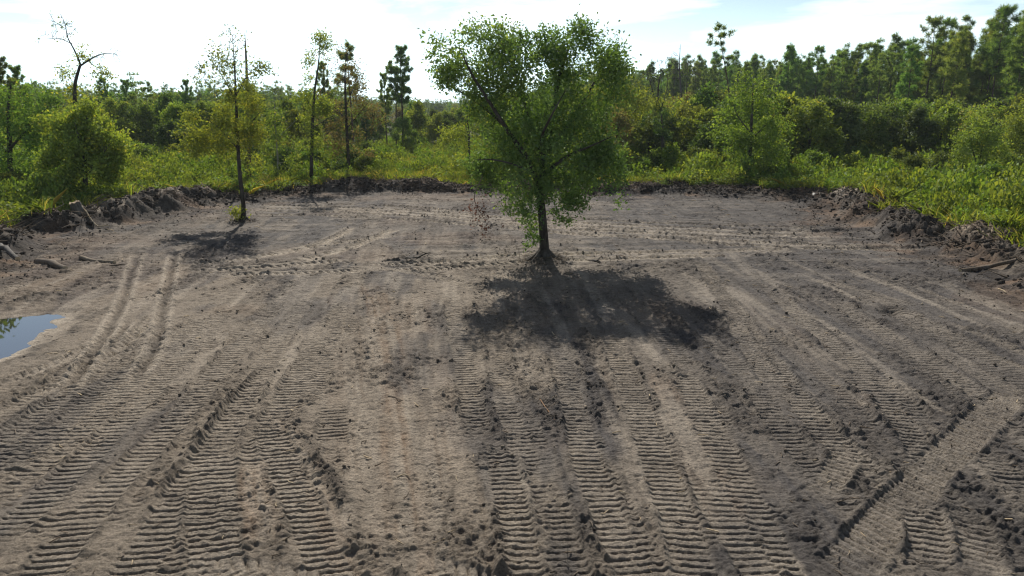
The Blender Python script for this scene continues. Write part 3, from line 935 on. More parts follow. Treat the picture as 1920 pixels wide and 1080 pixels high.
def grow(rng, tb, skel, targets, sides=4, r0=0.02, sag=0.12, pen=1.2):
    """join every target to the nearest wood with a bent twig; returns inner nodes of the twigs"""
    N = np.zeros((sum(len(p) for p, _ in skel) + 3 * len(targets) + 8, 3)); RR = np.zeros(len(N)); c = 0
    for p, r in skel:
        N[c:c + len(p)] = p; RR[c:c + len(p)] = r; c += len(p)
    d0 = np.min(np.linalg.norm(targets[:, None, :] - N[None, :c], axis=2), axis=1)
    mids = []
    for i in np.argsort(d0):
        a = targets[i]
        dv = a - N[:c]
        ds = np.linalg.norm(dv, axis=1)
        cost = ds + pen * np.maximum(0, -dv[:, 2] + 0.1) * 0.5
        j = int(np.argmin(cost))
        st = N[j].copy(); L = ds[j]
        if L < 0.05: continue
        side = rng.normal(size=3) * 0.10 * L
        m1 = st + (a - st) * 0.36 + side + np.array([0, 0, sag * L * 0.6])
        m2 = st + (a - st) * 0.70 + side * 0.6 + np.array([0, 0, sag * L * 0.8])
        ra = max(min(RR[j] * 0.72, r0 * 0.5 + r0 * 0.55 * L), 0.42 * r0)
        tb.add(np.array([st, m1, m2, a]), [ra, ra * 0.8, ra * 0.6, ra * 0.35], sides)
        N[c:c + 3] = (m1, m2, a); RR[c:c + 3] = (ra * 0.72, ra * 0.48, ra * 0.3); c += 3
        mids.append(m2)
    return np.array(mids)


def limb(tb, pts, r, n=10, sides=7):
    p = curve(pts, n)
    rr = np.interp(np.linspace(0, 1, n), np.linspace(0, 1, len(r)), r)
    tb.add(p, rr, sides)
    return p, rr


def crown_mesh(rng, name, tips, mids, mat, leaf, per, sig, asp=0.5, up=0.5, per_mid=0, yel=0.0):
    """leaf clusters round the twig tips"""
    k = rng.poisson(per, len(tips))
    idx = np.repeat(np.arange(len(tips)), k)
    off = rng.normal(size=(len(idx), 3)) * sig * np.array([1, 1, 0.75])
    C = tips[idx] + off
    cv = np.clip(rng.uniform(0, 1, len(tips)) + yel, 0, 1)[idx]
    if per_mid and len(mids):
        k2 = rng.poisson(per_mid, len(mids)); i2 = np.repeat(np.arange(len(mids)), k2)
        C = np.vstack([C, mids[i2] + rng.normal(size=(len(i2), 3)) * sig * 0.8])
        cv = np.concatenate([cv, rng.uniform(0, 0.8, len(mids))[i2]])
        off = np.vstack([off, rng.normal(size=(len(i2), 3))])
    Vv, Q, var = leaf_quads(rng, C, leaf, asp, up, unit(off), cv)
    return mesh_np(name, Vv, [Q], mat, {'var': ('FACE', var)})


def lobe_px(base, Y, px, py, rx, ry, w, dy=0.0, ryd=None):
    c = P(px, py, Y + dy) - base
    k = (Y * CP + (H - c[2]) * SP) / F
    return (c, (rx * k, (ryd if ryd is not None else rx) * k, ry * k / CP * 1.0), w)


def px_pts(base, Y, pts):
    return [P(a[0], a[1], Y + (a[2] if len(a) > 2 else 0)) - base for a in pts]


def add_tree(name, label, cat, loc, wood, crown, group=None, rz=0.0, sc=1.0):
    t = thing(name, label, cat, loc, group, rz, sc)
    link('trunk', wood, t)
    if crown is not None: link('crown', crown, t)
    return t


def wood_mesh(tb, mat, name='trunk'):
    v, q = tb.build()
    return mesh_np(name, v, [q], mat, smooth=True)


def root_flare(tb, rng, r, n=6, reach=0.7):
    for i in range(n):
        a = i * 2 * np.pi / n + rng.uniform(-0.3, 0.3)
        d = np.array([math.cos(a), math.sin(a), 0]); q = reach * rng.uniform(0.7, 1.2)
        tb.add(np.array([[0, 0, 0.45], d * r * 0.7 + [0, 0, 0.25], d * (r + 0.35 * q) + [0, 0, 0.06], d * (r + q) + [0, 0, -0.12]]), [r * 0.75, r * 0.6, r * 0.38, 0.03], 6)


# ------------------------------------------------------------------ the oak in the clearing
def build_oak():
    rng = np.random.default_rng(11)
    b = TREE_OAK.copy(); b[2] = gz(b[0], b[1])[0] - 0.05
    Y = b[1]
    tb = Tubes(); sk = []
    q = lambda *p: px_pts(b, Y, p)
    root_flare(tb, rng, 0.26, 8, 0.6)
    sk.append(limb(tb, [np.array([0, 0, -0.1])] + q((1020, 455), (1016, 400), (1012, 350, -0.1), (1020, 290, 0.1), (1035, 220, 0.2), (1050, 140, 0.3), (1075, 70, 0.3)), [0.28, 0.205, 0.185, 0.165, 0.14, 0.11, 0.065, 0.02], 26, 9))
    sk.append(limb(tb, q((1012, 352), (990, 300, -0.5), (955, 250, -0.9), (920, 195, -1.2), (885, 140, -1.2), (860, 85, -1.0)), [0.13, 0.115, 0.10, 0.075, 0.05, 0.015], 18, 7))
    sk.append(limb(tb, q((945, 235, -0.9), (905, 200, -0.2), (860, 170, 0.4), (815, 145, 0.8)), [0.06, 0.05, 0.035, 0.012], 12, 6))
    sk.append(limb(tb, q((1018, 300), (1000, 240, 0.8), (975, 170, 1.4), (955, 100, 1.6), (950, 60, 1.6)), [0.085, 0.075, 0.055, 0.035, 0.012], 14, 6))
    sk.append(limb(tb, q((1022, 285), (1065, 235, 0.6), (1105, 170, 1.0), (1140, 110, 1.0), (1160, 90, 1.1)), [0.085, 0.07, 0.05, 0.03, 0.01], 14, 6))
    sk.append(limb(tb, q((1016, 330), (1060, 295, -0.8), (1105, 275, -1.6), (1150, 255, -2.2)), [0.075, 0.06, 0.04, 0.012], 12, 6))
    sk.append(limb(tb, q((1015, 345), (1060, 330, 1.0), (1110, 325, 1.8), (1160, 330, 2.2)), [0.06, 0.05, 0.035, 0.01], 12, 6))
    sk.append(limb(tb, q((1012, 340), (980, 315, -1.2), (930, 300, -2.4), (890, 300, -2.9)), [0.06, 0.05, 0.035, 0.012], 12, 6))
    sk.append(limb(tb, q((1020, 300), (1015, 260, -1.4), (1035, 215, -2.6), (1060, 170, -3.0)), [0.07, 0.055, 0.04, 0.012], 12, 6))
    sk.append(limb(tb, q((1018, 320), (1000, 280, 1.6), (960, 250, 2.8), (930, 225, 3.2)), [0.06, 0.05, 0.035, 0.012], 12, 6))
    lb = lambda *a: lobe_px(b, Y, *a)
    lobes = [lb(1085, 115, 78, 72, 2.1), lb(1140, 115, 38, 48, 0.8), lb(1090, 66, 36, 24, 0.3), lb(885, 128, 80, 72, 2.5), lb(832, 140, 38, 38, 0.7),
             lb(985, 165, 100, 100, 2.6), lb(950, 85, 42, 38, 0.6), lb(1015, 112, 52, 48, 0.9), lb(1108, 235, 70, 80, 2.1), lb(1040, 300, 110, 74, 2.4), lb(1122, 320, 58, 58, 1.6),
             lb(930, 265, 62, 70, 1.6), lb(905, 325, 38, 50, 0.6), lb(1000, 240, 100, 85, 2.0), lb(980, 345, 60, 48, 1.1), lb(1055, 360, 50, 28, 0.5)]
    tg = sample_lobes(rng, lobes, 1640, 8)
    tg = tg[tg[:, 2] < P(1095, 26, Y)[2] - b[2]]
    mids = grow(rng, tb, sk, tg, 4, 0.02, 0.08)
    # shoots on the lower trunk
    sh = []
    for px, py, dy in ((985, 400, -0.3), (1000, 425, -0.4), (992, 440, -0.2), (1008, 450, -0.3), (975, 385, -0.4), (960, 395, -0.7), (1050, 412, -0.4), (1065, 415, -0.3), (1040, 395, -0.4),
                       (995, 380, 0.3), (1005, 405, 0.4), (1030, 375, -0.4), (985, 415, 0.2), (1003, 440, 0.1), (948, 390, -0.6), (1075, 380, -0.5), (1095, 385, -0.3), (1060, 370, 0.4), (990, 460, -0.1), (990, 370, -0.5), (1005, 362, 0.4), (970, 362, -0.2)):
        sh.append(P(px, py, Y + dy) - b)
    sh = np.array(sh)
    m2 = grow(rng, tb, sk[:1], sh, 4, 0.012, 0.02, 0.2)
    t = thing('oak_tree', 'big dense green oak standing alone amid the clearing, casting the widest shadow', 'tree', b)
    link('trunk', wood_mesh(tb, M['bark']), t)
    rng2 = np.random.default_rng(5)
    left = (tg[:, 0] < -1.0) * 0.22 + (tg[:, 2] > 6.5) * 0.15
    tips = np.vstack([tg, np.repeat(sh, 2, axis=0)])
    k = rng2.poisson(np.concatenate([np.where(tg[:, 2] > 6.4, 27, 31), np.full(2 * len(sh), 32)]))
    idx = np.repeat(np.arange(len(tips)), k)
    sg = np.concatenate([np.full(len(tg), 0.22), np.full(2 * len(sh), 0.14)])[idx][:, None]
    off = rng2.normal(size=(len(idx), 3)) * sg * np.array([1, 1, 0.8])
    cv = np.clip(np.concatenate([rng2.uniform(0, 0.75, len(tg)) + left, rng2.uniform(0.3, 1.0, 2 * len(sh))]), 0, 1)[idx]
    Vv, Q, var = leaf_quads(rng2, tips[idx] + off, 0.145, 0.55, 0.4, unit(off), cv)
    link('crown', mesh_np('crown', Vv, [Q], M['leaf_oak'], {'var': ('FACE', var)}), t)
    # broken branch hanging with withered leaves
    tb2 = Tubes()
    hang = q((905, 330, -2.4), (890, 365, -2.4), (893, 385, -2.4), (905, 405, -2.4), (912, 420, -2.4))
    p, r = limb(tb2, hang, [0.02, 0.02, 0.016, 0.012, 0.006], 14, 5)
    tg2 = p[5:][rng.integers(0, 9, 34)] + rng.normal(size=(34, 3)) * 0.24 + np.array([0, 0, -0.06])
    grow(rng, tb2, [(p, r)], tg2, 4, 0.012, 0.0, 0.0)
    v, qd = tb2.build()
    vv, ql, va = leaf_quads(rng, tg2[rng.integers(0, 34, 190)] + rng.normal(size=(190, 3)) * 0.10, 0.12, 0.5, 0.0)
    db = link('dead_branch', mesh_np('dead_branch', v, [qd], M['root']), t)
    db['label'] = 'broken branch hanging low on the left with withered red-brown leaves'
    link('withered_leaves', mesh_np('withered_leaves', vv, [ql], M['leaf_dead'], {'var': ('FACE', va)}), db)


build_oak()

# ------------------------------------------------------------------ the other named hardwoods
def hardwood(name, label, base_px, Y, limbs, lobes, n, leaf, per, sig, mat, bark='bark', seed=1, r0=0.02, asp=0.55, base=None, clump=8, extra_bare=None, up=0.5, yel=0.0, per_mid=0, group=None, cat='tree', pen=1.2, sides=4):
    rng = np.random.default_rng(seed)
    b = at(base_px, Y) if base is None else base.copy()
    b[2] = gz(b[0], b[1])[0] - 0.05
    tb = Tubes(); sk = []
    for pts, r in limbs:
        pl = px_pts(b, Y, pts)
        if len(sk) == 0: pl = [np.array([0, 0, -0.15])] + pl
        sk.append(limb(tb, pl, r, max(8, 4 * len(pl)), 7))
    root_flare(tb, rng, limbs[0][1][0] * 0.8, 5, 0.35)
    crown = None
    tgb = None
    if extra_bare:
        Lb = [lobe_px(b, Y, *l) for l in extra_bare[0]]
        tgb = sample_lobes(rng, Lb, extra_bare[1])
        grow(rng, tb, sk, tgb, 3, extra_bare[2], 0.05, 0.6)
    if lobes:
        L = [lobe_px(b, Y, *l) for l in lobes]
        tg = sample_lobes(rng, L, n, clump)
        tg = tg[tg[:, 2] > 0.15]
        mids = grow(rng, tb, sk, tg, sides, r0, 0.08, pen)
        if per > 0:
            if tgb is not None and len(extra_bare) > 3:
                mids = tgb[rng.integers(0, len(tgb), int(len(tgb) * extra_bare[3]))]; per_mid = 1.0
            crown = crown_mesh(rng, 'crown', tg, mids, M[mat], leaf, per, sig, asp, up, per_mid, yel)
    return add_tree(name, label, cat, b, wood_mesh(tb, M[bark]), crown, group)


# slim tree in the clearing, thin twiggy top
hardwood('slim_tree', 'slim young tree with thin twiggy top standing alone inside the left of the clearing', 457, TREE_SEC[1],
         [([(456, 380), (450, 330), (446, 270), (443, 200), (440, 130), (436, 70)], [0.16, 0.125, 0.115, 0.10, 0.075, 0.045, 0.012]),
          ([(446, 262), (475, 225, .4), (500, 195, .6)], [.045, .03, .008]), ([(447, 280), (410, 240, -.5), (375, 215, -.8)], [.045, .03, .008]),
          ([(443, 190), (415, 140, .3), (385, 100, .4)], [.04, .025, .006]), ([(442, 180), (465, 140, -.3), (490, 120, -.5)], [.035, .02, .006])],
         [(470, 225, 45, 50, 1.2), (400, 235, 52, 38, 1.2), (440, 265, 65, 35, 1.0), (385, 265, 35, 28, .4), (475, 180, 30, 30, .4), (440, 195, 40, 35, .5), (480, 260, 30, 25, .4), (452, 395, 12, 18, .12)],
         360, 0.165, 24, 0.22, 'leaf_yel', 'bark', 21, 0.016, 0.5, base=TREE_SEC,
         extra_bare=([(430, 110, 45, 45, 1.5), (395, 130, 30, 30, .6), (480, 130, 25, 30, .6), (440, 150, 60, 30, .8)], 320, 0.045, 4), yel=0.05)
# sparse leaves of its twiggy top come as a second shoot of the same tree, built above

hardwood('leaning_tree', 'tall narrow tree with thin leafy top on the back berm beside the brown-leaved tree', 583, TREE_THIRD[1],
         [([(584, 310), (585, 260), (587, 210), (590, 170), (597, 120), (602, 60)], [0.18, 0.145, 0.13, 0.115, 0.095, 0.06, 0.015]),
          ([(588, 205), (570, 180, .4), (555, 160, .6)], [.05, .035, .01]), ([(589, 190), (608, 160, -.4), (622, 130, -.6)], [.05, .035, .01]),
          ([(586, 240), (610, 225, .5), (628, 215, .8)], [.04, .03, .01])],
         [(590, 225, 32, 45, 1.3), (575, 195, 25, 30, .6), (610, 200, 22, 30, .6), (600, 270, 20, 35, .5), (598, 110, 20, 30, .22), (605, 70, 16, 24, .2), (582, 140, 14, 20, .14), (612, 85, 14, 22, .14)],
         250, 0.19, 18, 0.26, 'leaf_yel', 'bark', 22, 0.018, 0.55, base=TREE_THIRD, yel=0.1)

hardwood('brown_tree', 'half bare tree with brown autumn leaves behind the back berm, right of the narrow tree', 655, 67,
         [([(653, 290), (650, 240), (648, 190), (647, 140), (650, 100)], [0.2, 0.15, 0.13, 0.11, 0.07, 0.02]),
          ([(651, 240), (680, 205, .5), (700, 180, .8)], [.06, .04, .01]), ([(650, 225), (622, 195, -.5), (605, 165, -.8)], [.06, .04, .01]), ([(649, 200), (668, 150, .4), (680, 120, .6)], [.05, .03, .01])],
         [(690, 220, 32, 40, 1.1), (625, 210, 30, 45, 1.1), (655, 180, 35, 40, .7), (660, 265, 45, 35, .9), (645, 130, 25, 30, .25)],
         300, 0.19, 15, 0.27, 'leaf_brn', 'bark', 23, 0.018, extra_bare=([(645, 140, 35, 45, 1), (665, 130, 25, 35, .7)], 150, .05, 4))

hardwood('yellow_bush_tree', 'broad bushy tree with yellow-lit top and dark heart standing on the left berm', 160, 47.5,
         [([(160, 340), (158, 300), (160, 250), (165, 210)], [.20, .16, .13, .09, .03]), ([(160, 330), (190, 290, -.4), (215, 260, -.6)], [.08, .06, .02]),
          ([(160, 335), (130, 290, .4), (105, 270, .6)], [.08, .06, .02]), ([(160, 310), (170, 270, 1.0), (180, 240, 1.4)], [.08, .05, .02]), ([(160, 310), (150, 270, -1.0), (140, 230, -1.6)], [.08, .05, .02])],
         [(160, 235, 50, 50, 1.8), (195, 270, 42, 45, 1.5), (120, 265, 42, 50, 1.5), (160, 305, 62, 55, 2.2), (205, 320, 30, 40, .8), (150, 355, 45, 30, .9), (150, 195, 30, 25, .5), (115, 320, 35, 40, .8)],
         900, 0.20, 30, 0.24, 'leaf_yel', 'bark', 24, 0.02, per_mid=1, yel=0.12, clump=13)
hardwood('bare_topped_tree', 'bare forked crown of a dying tree reaching over the yellow bush at far left', 140, 56,
         [([(142, 300), (142, 220), (140, 165), (148, 130), (152, 120)], [.24, .19, .16, .13, .10, .085]),
          ([(151, 121), (140, 95), (127, 70), (122, 45), (113, 25)], [.075, .055, .04, .025, .008]), ([(151, 123), (175, 108), (200, 100), (235, 106)], [.07, .05, .03, .008]),
          ([(135, 82), (110, 72, .2), (85, 73, .3), (68, 72, .3)], [.035, .022, .014, .005]), ([(124, 55), (110, 45, .3), (88, 35, .4)], [.02, .012, .004]), ([(165, 112), (180, 125), (205, 128)], [.03, .02, .006])],
         [(185, 130, 24, 18, .5), (165, 105, 20, 18, .35), (150, 175, 35, 22, .8), (120, 140, 20, 14, .3)], 90, 0.19, 13, 0.26, 'leaf_yel', 'bark', 25, 0.015, yel=0.25,
         extra_bare=([(118, 55, 22, 28, 1), (95, 70, 26, 10, .5), (205, 103, 28, 12, .6), (105, 40, 16, 12, .4)], 200, 0.05, .3))
hardwood('dark_left_tree', 'large shady tree filling the left edge of the picture behind the brush', 25, 55,
         [([(20, 320), (18, 260), (16, 200), (20, 160)], [.24, .2, .17, .1, .04]), ([(18, 280), (60, 230, -.5), (90, 200, -.6)], [.1, .07, .02]), ([(18, 290), (-30, 240, .5), (-60, 200, .6)], [.1, .07, .02])],
         [(20, 210, 50, 55, 2), (70, 240, 42, 45, 1.4), (-40, 230, 50, 60, 1.6), (30, 300, 60, 50, 1.6), (75, 310, 38, 45, 1.0), (-30, 310, 60, 50, 1.3), (80, 185, 25, 22, .4)],
         760, 0.21, 18, 0.28, 'leaf_mid', 'bark', 26, 0.02)
hardwood('pale_sapling', 'thin pale-barked sapling with loose leaves beside the narrow tree on the back berm', 522, 63,
         [([(521, 310), (519, 270), (516, 230), (514, 190)], [.09, .08, .07, .05, .015]), ([(519, 260), (540, 240), (555, 225)], [.03, .02, .007])],
         [(515, 220, 30, 32, 1), (540, 265, 30, 28, .9), (505, 270, 25, 30, .8), (545, 300, 22, 22, .5)], 170, 0.19, 15, .26, 'leaf_mid', 'bark_pale', 27, .014, yel=.15)
hardwood('yellowing_tree', 'slim yellow-leaved tree half hidden behind the left side of the big oak', 880, 66,
         [([(880, 310), (879, 260), (876, 220), (872, 190)], [.13, .11, .10, .07, .02]), ([(879, 265), (858, 235), (845, 215)], [.04, .03, .01])],
         [(870, 230, 35, 40, 1.2), (850, 260, 28, 38, .9), (885, 290, 25, 35, .7), (865, 310, 28, 22, .5), (905, 330, 18, 16, .25)], 260, 0.19, 17, .27, 'leaf_yel', 'bark', 28, .016, yel=.15)
hardwood('round_crowned_tree', 'broad round-crowned tree just behind the right side of the big oak', 1150, 82,
         [([(1150, 300), (1148, 250), (1146, 200), (1146, 165)], [.25, .2, .17, .12, .04]), ([(1148, 250), (1185, 215), (1205, 190)], [.1, .07, .02]), ([(1148, 260), (1110, 215), (1090, 190)], [.1, .07, .02])],
         [(1145, 180, 48, 44, 2), (1190, 215, 40, 45, 1.5), (1100, 210, 42, 48, 1.5), (1150, 270, 65, 50, 1.8), (1195, 285, 35, 40, .8)], 620, 0.27, 18, .36, 'leaf_yel', 'bark', 29, .02, yel=-.1)
hardwood('twiggy_tree', 'leafless twiggy crown rising above the scrub right of the big oak', 1238, 84,
         [([(1238, 280), (1236, 220), (1234, 170), (1240, 130)], [.22, .18, .15, .09, .02]), ([(1236, 210), (1222, 165), (1212, 130)], [.06, .04, .01]), ([(1236, 215), (1250, 170), (1252, 125)], [.06, .04, .01])],
         [(1225, 215, 38, 40, 1.2), (1255, 240, 34, 40, 1), (1240, 280, 45, 40, 1)], 260, .27, 15, .36, 'leaf_yel', 'bark', 30, .018, extra_bare=([(1235, 145, 30, 28, 1), (1215, 140, 18, 20, .4)], 200, .085))
hardwood('pointed_bare_tree', 'bare grey tree with a pointed leader, second twiggy crown right of the oak', 1283, 96,
         [([(1282, 280), (1280, 220), (1276, 160), (1274, 120), (1276, 82)], [.22, .18, .16, .12, .07, .012]), ([(1275, 135), (1262, 118), (1250, 105)], [.05, .03, .008]), ([(1275, 140), (1290, 118), (1302, 110)], [.05, .03, .008])],
         [(1285, 215, 34, 34, 1), (1275, 265, 40, 40, 1)], 200, .3, 14, .4, 'leaf_yel', 'bark_grey', 31, .018, extra_bare=([(1276, 120, 24, 26, 1), (1290, 135, 26, 16, .5)], 160, .085), yel=.1)
hardwood('vine_draped_tree', 'dark vine-draped trunk standing in the scrub behind the back berm', 1245, 68,
         [([(1244, 300), (1242, 250), (1240, 215)], [.2, .17, .15, .05])],
         [(1244, 285, 14, 38, 1), (1240, 230, 18, 30, .8), (1250, 310, 18, 22, .7)], 200, .18, 18, .2, 'leaf_drk', 'bark', 32, .012)
hardwood('berm_edge_tree', 'olive-leaved tree with straight dark trunk at the right end of the back berm', 1404, 61,
         [([(1405, 310), (1408, 260), (1410, 210), (1412, 160)], [.19, .16, .14, .10, .02]), ([(1408, 262), (1440, 230), (1462, 205)], [.07, .05, .012]), ([(1408, 250), (1385, 220), (1372, 190)], [.06, .04, .012])],
         [(1415, 185, 38, 40, 1.5), (1450, 220, 34, 42, 1.2), (1400, 250, 42, 45, 1.5), (1440, 275, 42, 40, 1.3), (1385, 290, 25, 32, .6), (1460, 300, 28, 28, .6)], 520, .2, 18, .27, 'leaf_yel', 'bark', 33, .018, yel=-.12)
hardwood('dark_round_tree', 'dark round bushy tree at the rear edge of the bright green brush', 1640, 84,
         [([(1640, 280), (1640, 250), (1642, 220)], [.16, .14, .12, .06])],
         [(1645, 250, 45, 42, 1.5), (1610, 265, 32, 30, .8), (1675, 265, 28, 30, .8), (1650, 215, 42, 26, .9)], 420, .26, 17, .32, 'leaf_drk', 'bark', 34, .016)
hardwood('golden_topped_tree', 'small tree with bright yellow-green top behind the dark round bush', 1710, 90,
         [([(1710, 280), (1708, 240), (1706, 205)], [.16, .14, .12, .05])],
         [(1705, 215, 42, 24, 1.3), (1740, 240, 32, 28, .8), (1680, 250, 35, 30, .8)], 330, .27, 16, .32, 'leaf_yel', 'bark', 35, .016, yel=.22)
hardwood('multi_stem_tree', 'small multi-stemmed tree growing out of the bright green brush', 1835, 60,
         [([(1832, 320), (1826, 290), (1818, 265)], [.07, .06, .05, .015]), ([(1836, 338), (1848, 300), (1860, 270)], [.05, .04, .01]), ([(1835, 338), (1838, 300), (1842, 262)], [.05, .04, .01])],
         [(1820, 270, 34, 28, 1), (1862, 265, 34, 28, 1), (1840, 250, 36, 24, .9), (1850, 300, 34, 22, .6)], 320, .19, 18, .24, 'leaf_mid', 'bark', 36, .014)
hardwood('russet_tree', 'rounded tree with russet tinge above the multi-stemmed tree', 1850, 76,
         [([(1850, 290), (1850, 250), (1850, 215)], [.18, .15, .13, .05])],
         [(1850, 225, 40, 32, 1.4), (1820, 245, 28, 28, .8), (1885, 250, 30, 30, .8)], 360, .24, 17, .3, 'leaf_mid', 'bark', 37, .016, yel=.3)
hardwood('edge_tree', 'leafy olive tree cut by the right edge of the picture', 1930, 66,
         [([(1928, 300), (1928, 260), (1926, 210)], [.18, .15, .13, .05])],
         [(1925, 230, 40, 42, 1.4), (1900, 275, 32, 35, .8), (1955, 270, 40, 45, 1), (1935, 315, 45, 28, .8)], 420, .21, 17, .28, 'leaf_yel', 'bark', 38, .016, yel=-.1)
# dead snag with a vine tuft
hardwood('dead_snag', 'bare pointed dead pole standing behind the slim tree', 468, 62,
         [([(467, 300), (465, 220), (463, 150), (461, 100), (459, 62)], [.2, .17, .14, .11, .08, .02])],
         [(466, 160, 10, 16, .8), (468, 195, 16, 22, 1), (470, 240, 24, 26, 1)], 110, .19, 14, .2, 'leaf_yel', 'bark_pine', 39, .01)

# ------------------------------------------------------------------ pines
def pine_meshes(seed, h, z0, lmax, tufts=5, nk=13, nl=0.30, nw=0.020, r=0.15, lean=(0.0, 0.0), gap=0.5, cone=0.6, dead=True, nb=4.5):
    rng = np.random.default_rng(seed)
    tb = Tubes()
    nseg = 12
    zz_ = np.linspace(0, 1, nseg)
    tp = np.stack([lean[0] * zz_ ** 1.6 + 0.08 * np.sin(zz_ * 7 + seed), lean[1] * zz_ ** 1.6 + 0.08 * np.cos(zz_ * 5 + seed), -0.2 + (h + 0.2) * zz_], 1)
    tb.add(tp, np.interp(zz_, [0, .05, .6, 1], [r * 1.25, r, r * .6, 0.012]), 7)
    cz = tp[:, 2]
    C, A = [], []
    z = z0
    while z < h - 0.25:
        u = (z - z0) / (h - z0)
        ln_ = lmax * (cone * (1 - u) + (1 - cone) * math.sqrt(max(0.0, 1 - (2 * u - 0.75) ** 2 / 1.7)) + 0.10) * (0.6 + 0.4 * min(1, u * 4))
        c = np.array([np.interp(z, cz, tp[:, 0]), np.interp(z, cz, tp[:, 1]), z])
        for _ in range(rng.poisson(nb)):
            a = rng.uniform(0, 2 * np.pi); L = ln_ * rng.uniform(0.3, 1.35)
            d = np.array([math.cos(a), math.sin(a), 0])
            up = rng.uniform(0.05, 0.45) + 0.5 * u
            p = np.array([c, c + d * L * .4 + [0, 0, .08 * L], c + d * L * .75 + [0, 0, .28 * up * L], c + d * L * .95 + [0, 0, .62 * up * L]])
            rr = 0.012 + 0.014 * L
            tb.add(p, [rr, rr * .7, rr * .45, .005], 4)
            n = max(2, int(tufts * (0.5 + L / max(lmax, .1)) * rng.uniform(.7, 1.2)))
            t = rng.uniform(0.42, 1.0, n) ** 0.7
            q = curve(p, 20)[(t * 19).astype(int)] + rng.normal(size=(n, 3)) * 0.10 * (0.5 + L * 0.5)
            C.append(q); A.append(np.tile(d * 0.5 + np.array([0, 0, 0.75]), (n, 1)))
            C.append(p[-1:]); A.append((d * 0.6 + np.array([0, 0, .7]))[None])
        z += gap * rng.uniform(.7, 1.3)
    C.append(tp[-1:] + [[0, 0, 0.05]]); A.append(np.array([[0, 0, 1.0]]))
    if dead:
        for _ in range(10):
            z = rng.uniform(0.35 * z0, z0); a = rng.uniform(0, 6.28); L = rng.uniform(.3, .9)
            c = np.array([np.interp(z, cz, tp[:, 0]), np.interp(z, cz, tp[:, 1]), z])
            d = np.array([math.cos(a), math.sin(a), rng.uniform(-.2, .3)])
            tb.add(np.array([c, c + d * L * .5, c + d * L]), [.018, .012, .004], 3)
    C = np.vstack(C); A = np.vstack(A)
    k = len(C)
    cv = np.repeat(rng.uniform(0, 1, k), nk)
    c = np.repeat(C, nk, axis=0); a = np.repeat(A, nk, axis=0)
    d = unit(a * 0.7 + rng.normal(size=c.shape) * 0.8)
    L = (nl * rng.uniform(.7, 1.2, len(c)))[:, None]
    w = unit(np.cross(d, rng.normal(size=c.shape))) * nw * 0.5
    Vv = np.stack([c - w + d * L * .15, c + w + d * L * .15, c + d * L + w * .5, c + d * L - w * .5], 1).reshape(-1, 3)
    Q = np.arange(len(Vv)).reshape(-1, 4)
    var = np.clip(.5 * rng.uniform(0, 1, len(c)) + .5 * cv, 0, 1)
    return wood_mesh(tb, M['bark_pine']), mesh_np('crown', Vv, [Q], M['needle'], {'var': ('FACE', var)})


def place_pine(pair, name, label, px, Y, top_py, h0, group=None, rz=0.0, wide=1.0):
    b = at(px, Y); b[2] = gz(b[0], b[1])[0] - 0.05
    hh = P(px, top_py, Y)[2] - b[2]
    s = hh / h0
    return add_tree(name, label, 'pine tree', b, pair[0], pair[1], group, rz, (s * wide, s * wide, s))


p_tall = pine_meshes(61, 15.0, 11.6, 1.1, 7, 16, .34, .045, .13, (-2.6, .1), .75, .15, False, 2.6)
place_pine(p_tall, 'tall_lone_pine', 'tall thin lone pine with tufted top above the scrub right of the oak', 1374, 76, 45, 15.0)
p_a = pine_meshes(62, 15.0, 7.4, 1.9, 10, 18, .36, .06, .17, (.2, .1), .5, .35, True, 3.8)
p_b = pine_meshes(63, 15.0, 8.6, 1.6, 10, 18, .36, .06, .15, (-.2, .1), .55, .3, True, 3.6)
place_pine(p_a, 'pine', 'tallest of three slender pines grouped left of the big oak', 756, 112, 90, 15.0, rz=.6)
place_pine(p_b, 'pine', 'middle stem of three slender pines grouped left of the big oak', 745, 114, 112, 15.0, rz=2.2)
place_pine(p_a, 'pine', 'lowest and leftmost of three slender pines grouped left of the oak', 726, 116, 140, 15.0, rz=4.0, wide=.8)
place_pine(p_b, 'pine', 'slender pine rising just behind the brown-leaved tree', 664, 92, 78, 15.0, rz=1.0)
place_pine(p_a, 'pine', 'short bushy pine between the narrow tree and the brown-leaved tree', 618, 98, 120, 15.0, rz=3.0, wide=.7)
# separate pines of the far left wood
for px, Y, tp, lab in ((212, 118, 148, 'dark round-headed pine right beside the yellow bush tree'), (250, 126, 152, 'second pine right of the yellow bush tree'),
                       (287, 122, 152, 'pine with two-tiered head midway between yellow bush and slim tree'), (262, 120, 180, 'lower thin pine in the gap left of the two-tiered pine'),
                       (358, 130, 152, 'flat-headed pine just left of the slim tree'), (365, 128, 172, 'lower pine close under the flat-headed pine'),
                       (30, 78, 112, 'dark pine top at the far left above the shady tree'), (62, 82, 128, 'second dark pine top near the far left edge'), (-15, 76, 118, 'dark pine cut by the left picture edge')):
    place_pine((p_a, p_b)[int(px) % 2], 'pine', lab, px, Y, tp, 15.0, rz=px * .37, wide=.95)

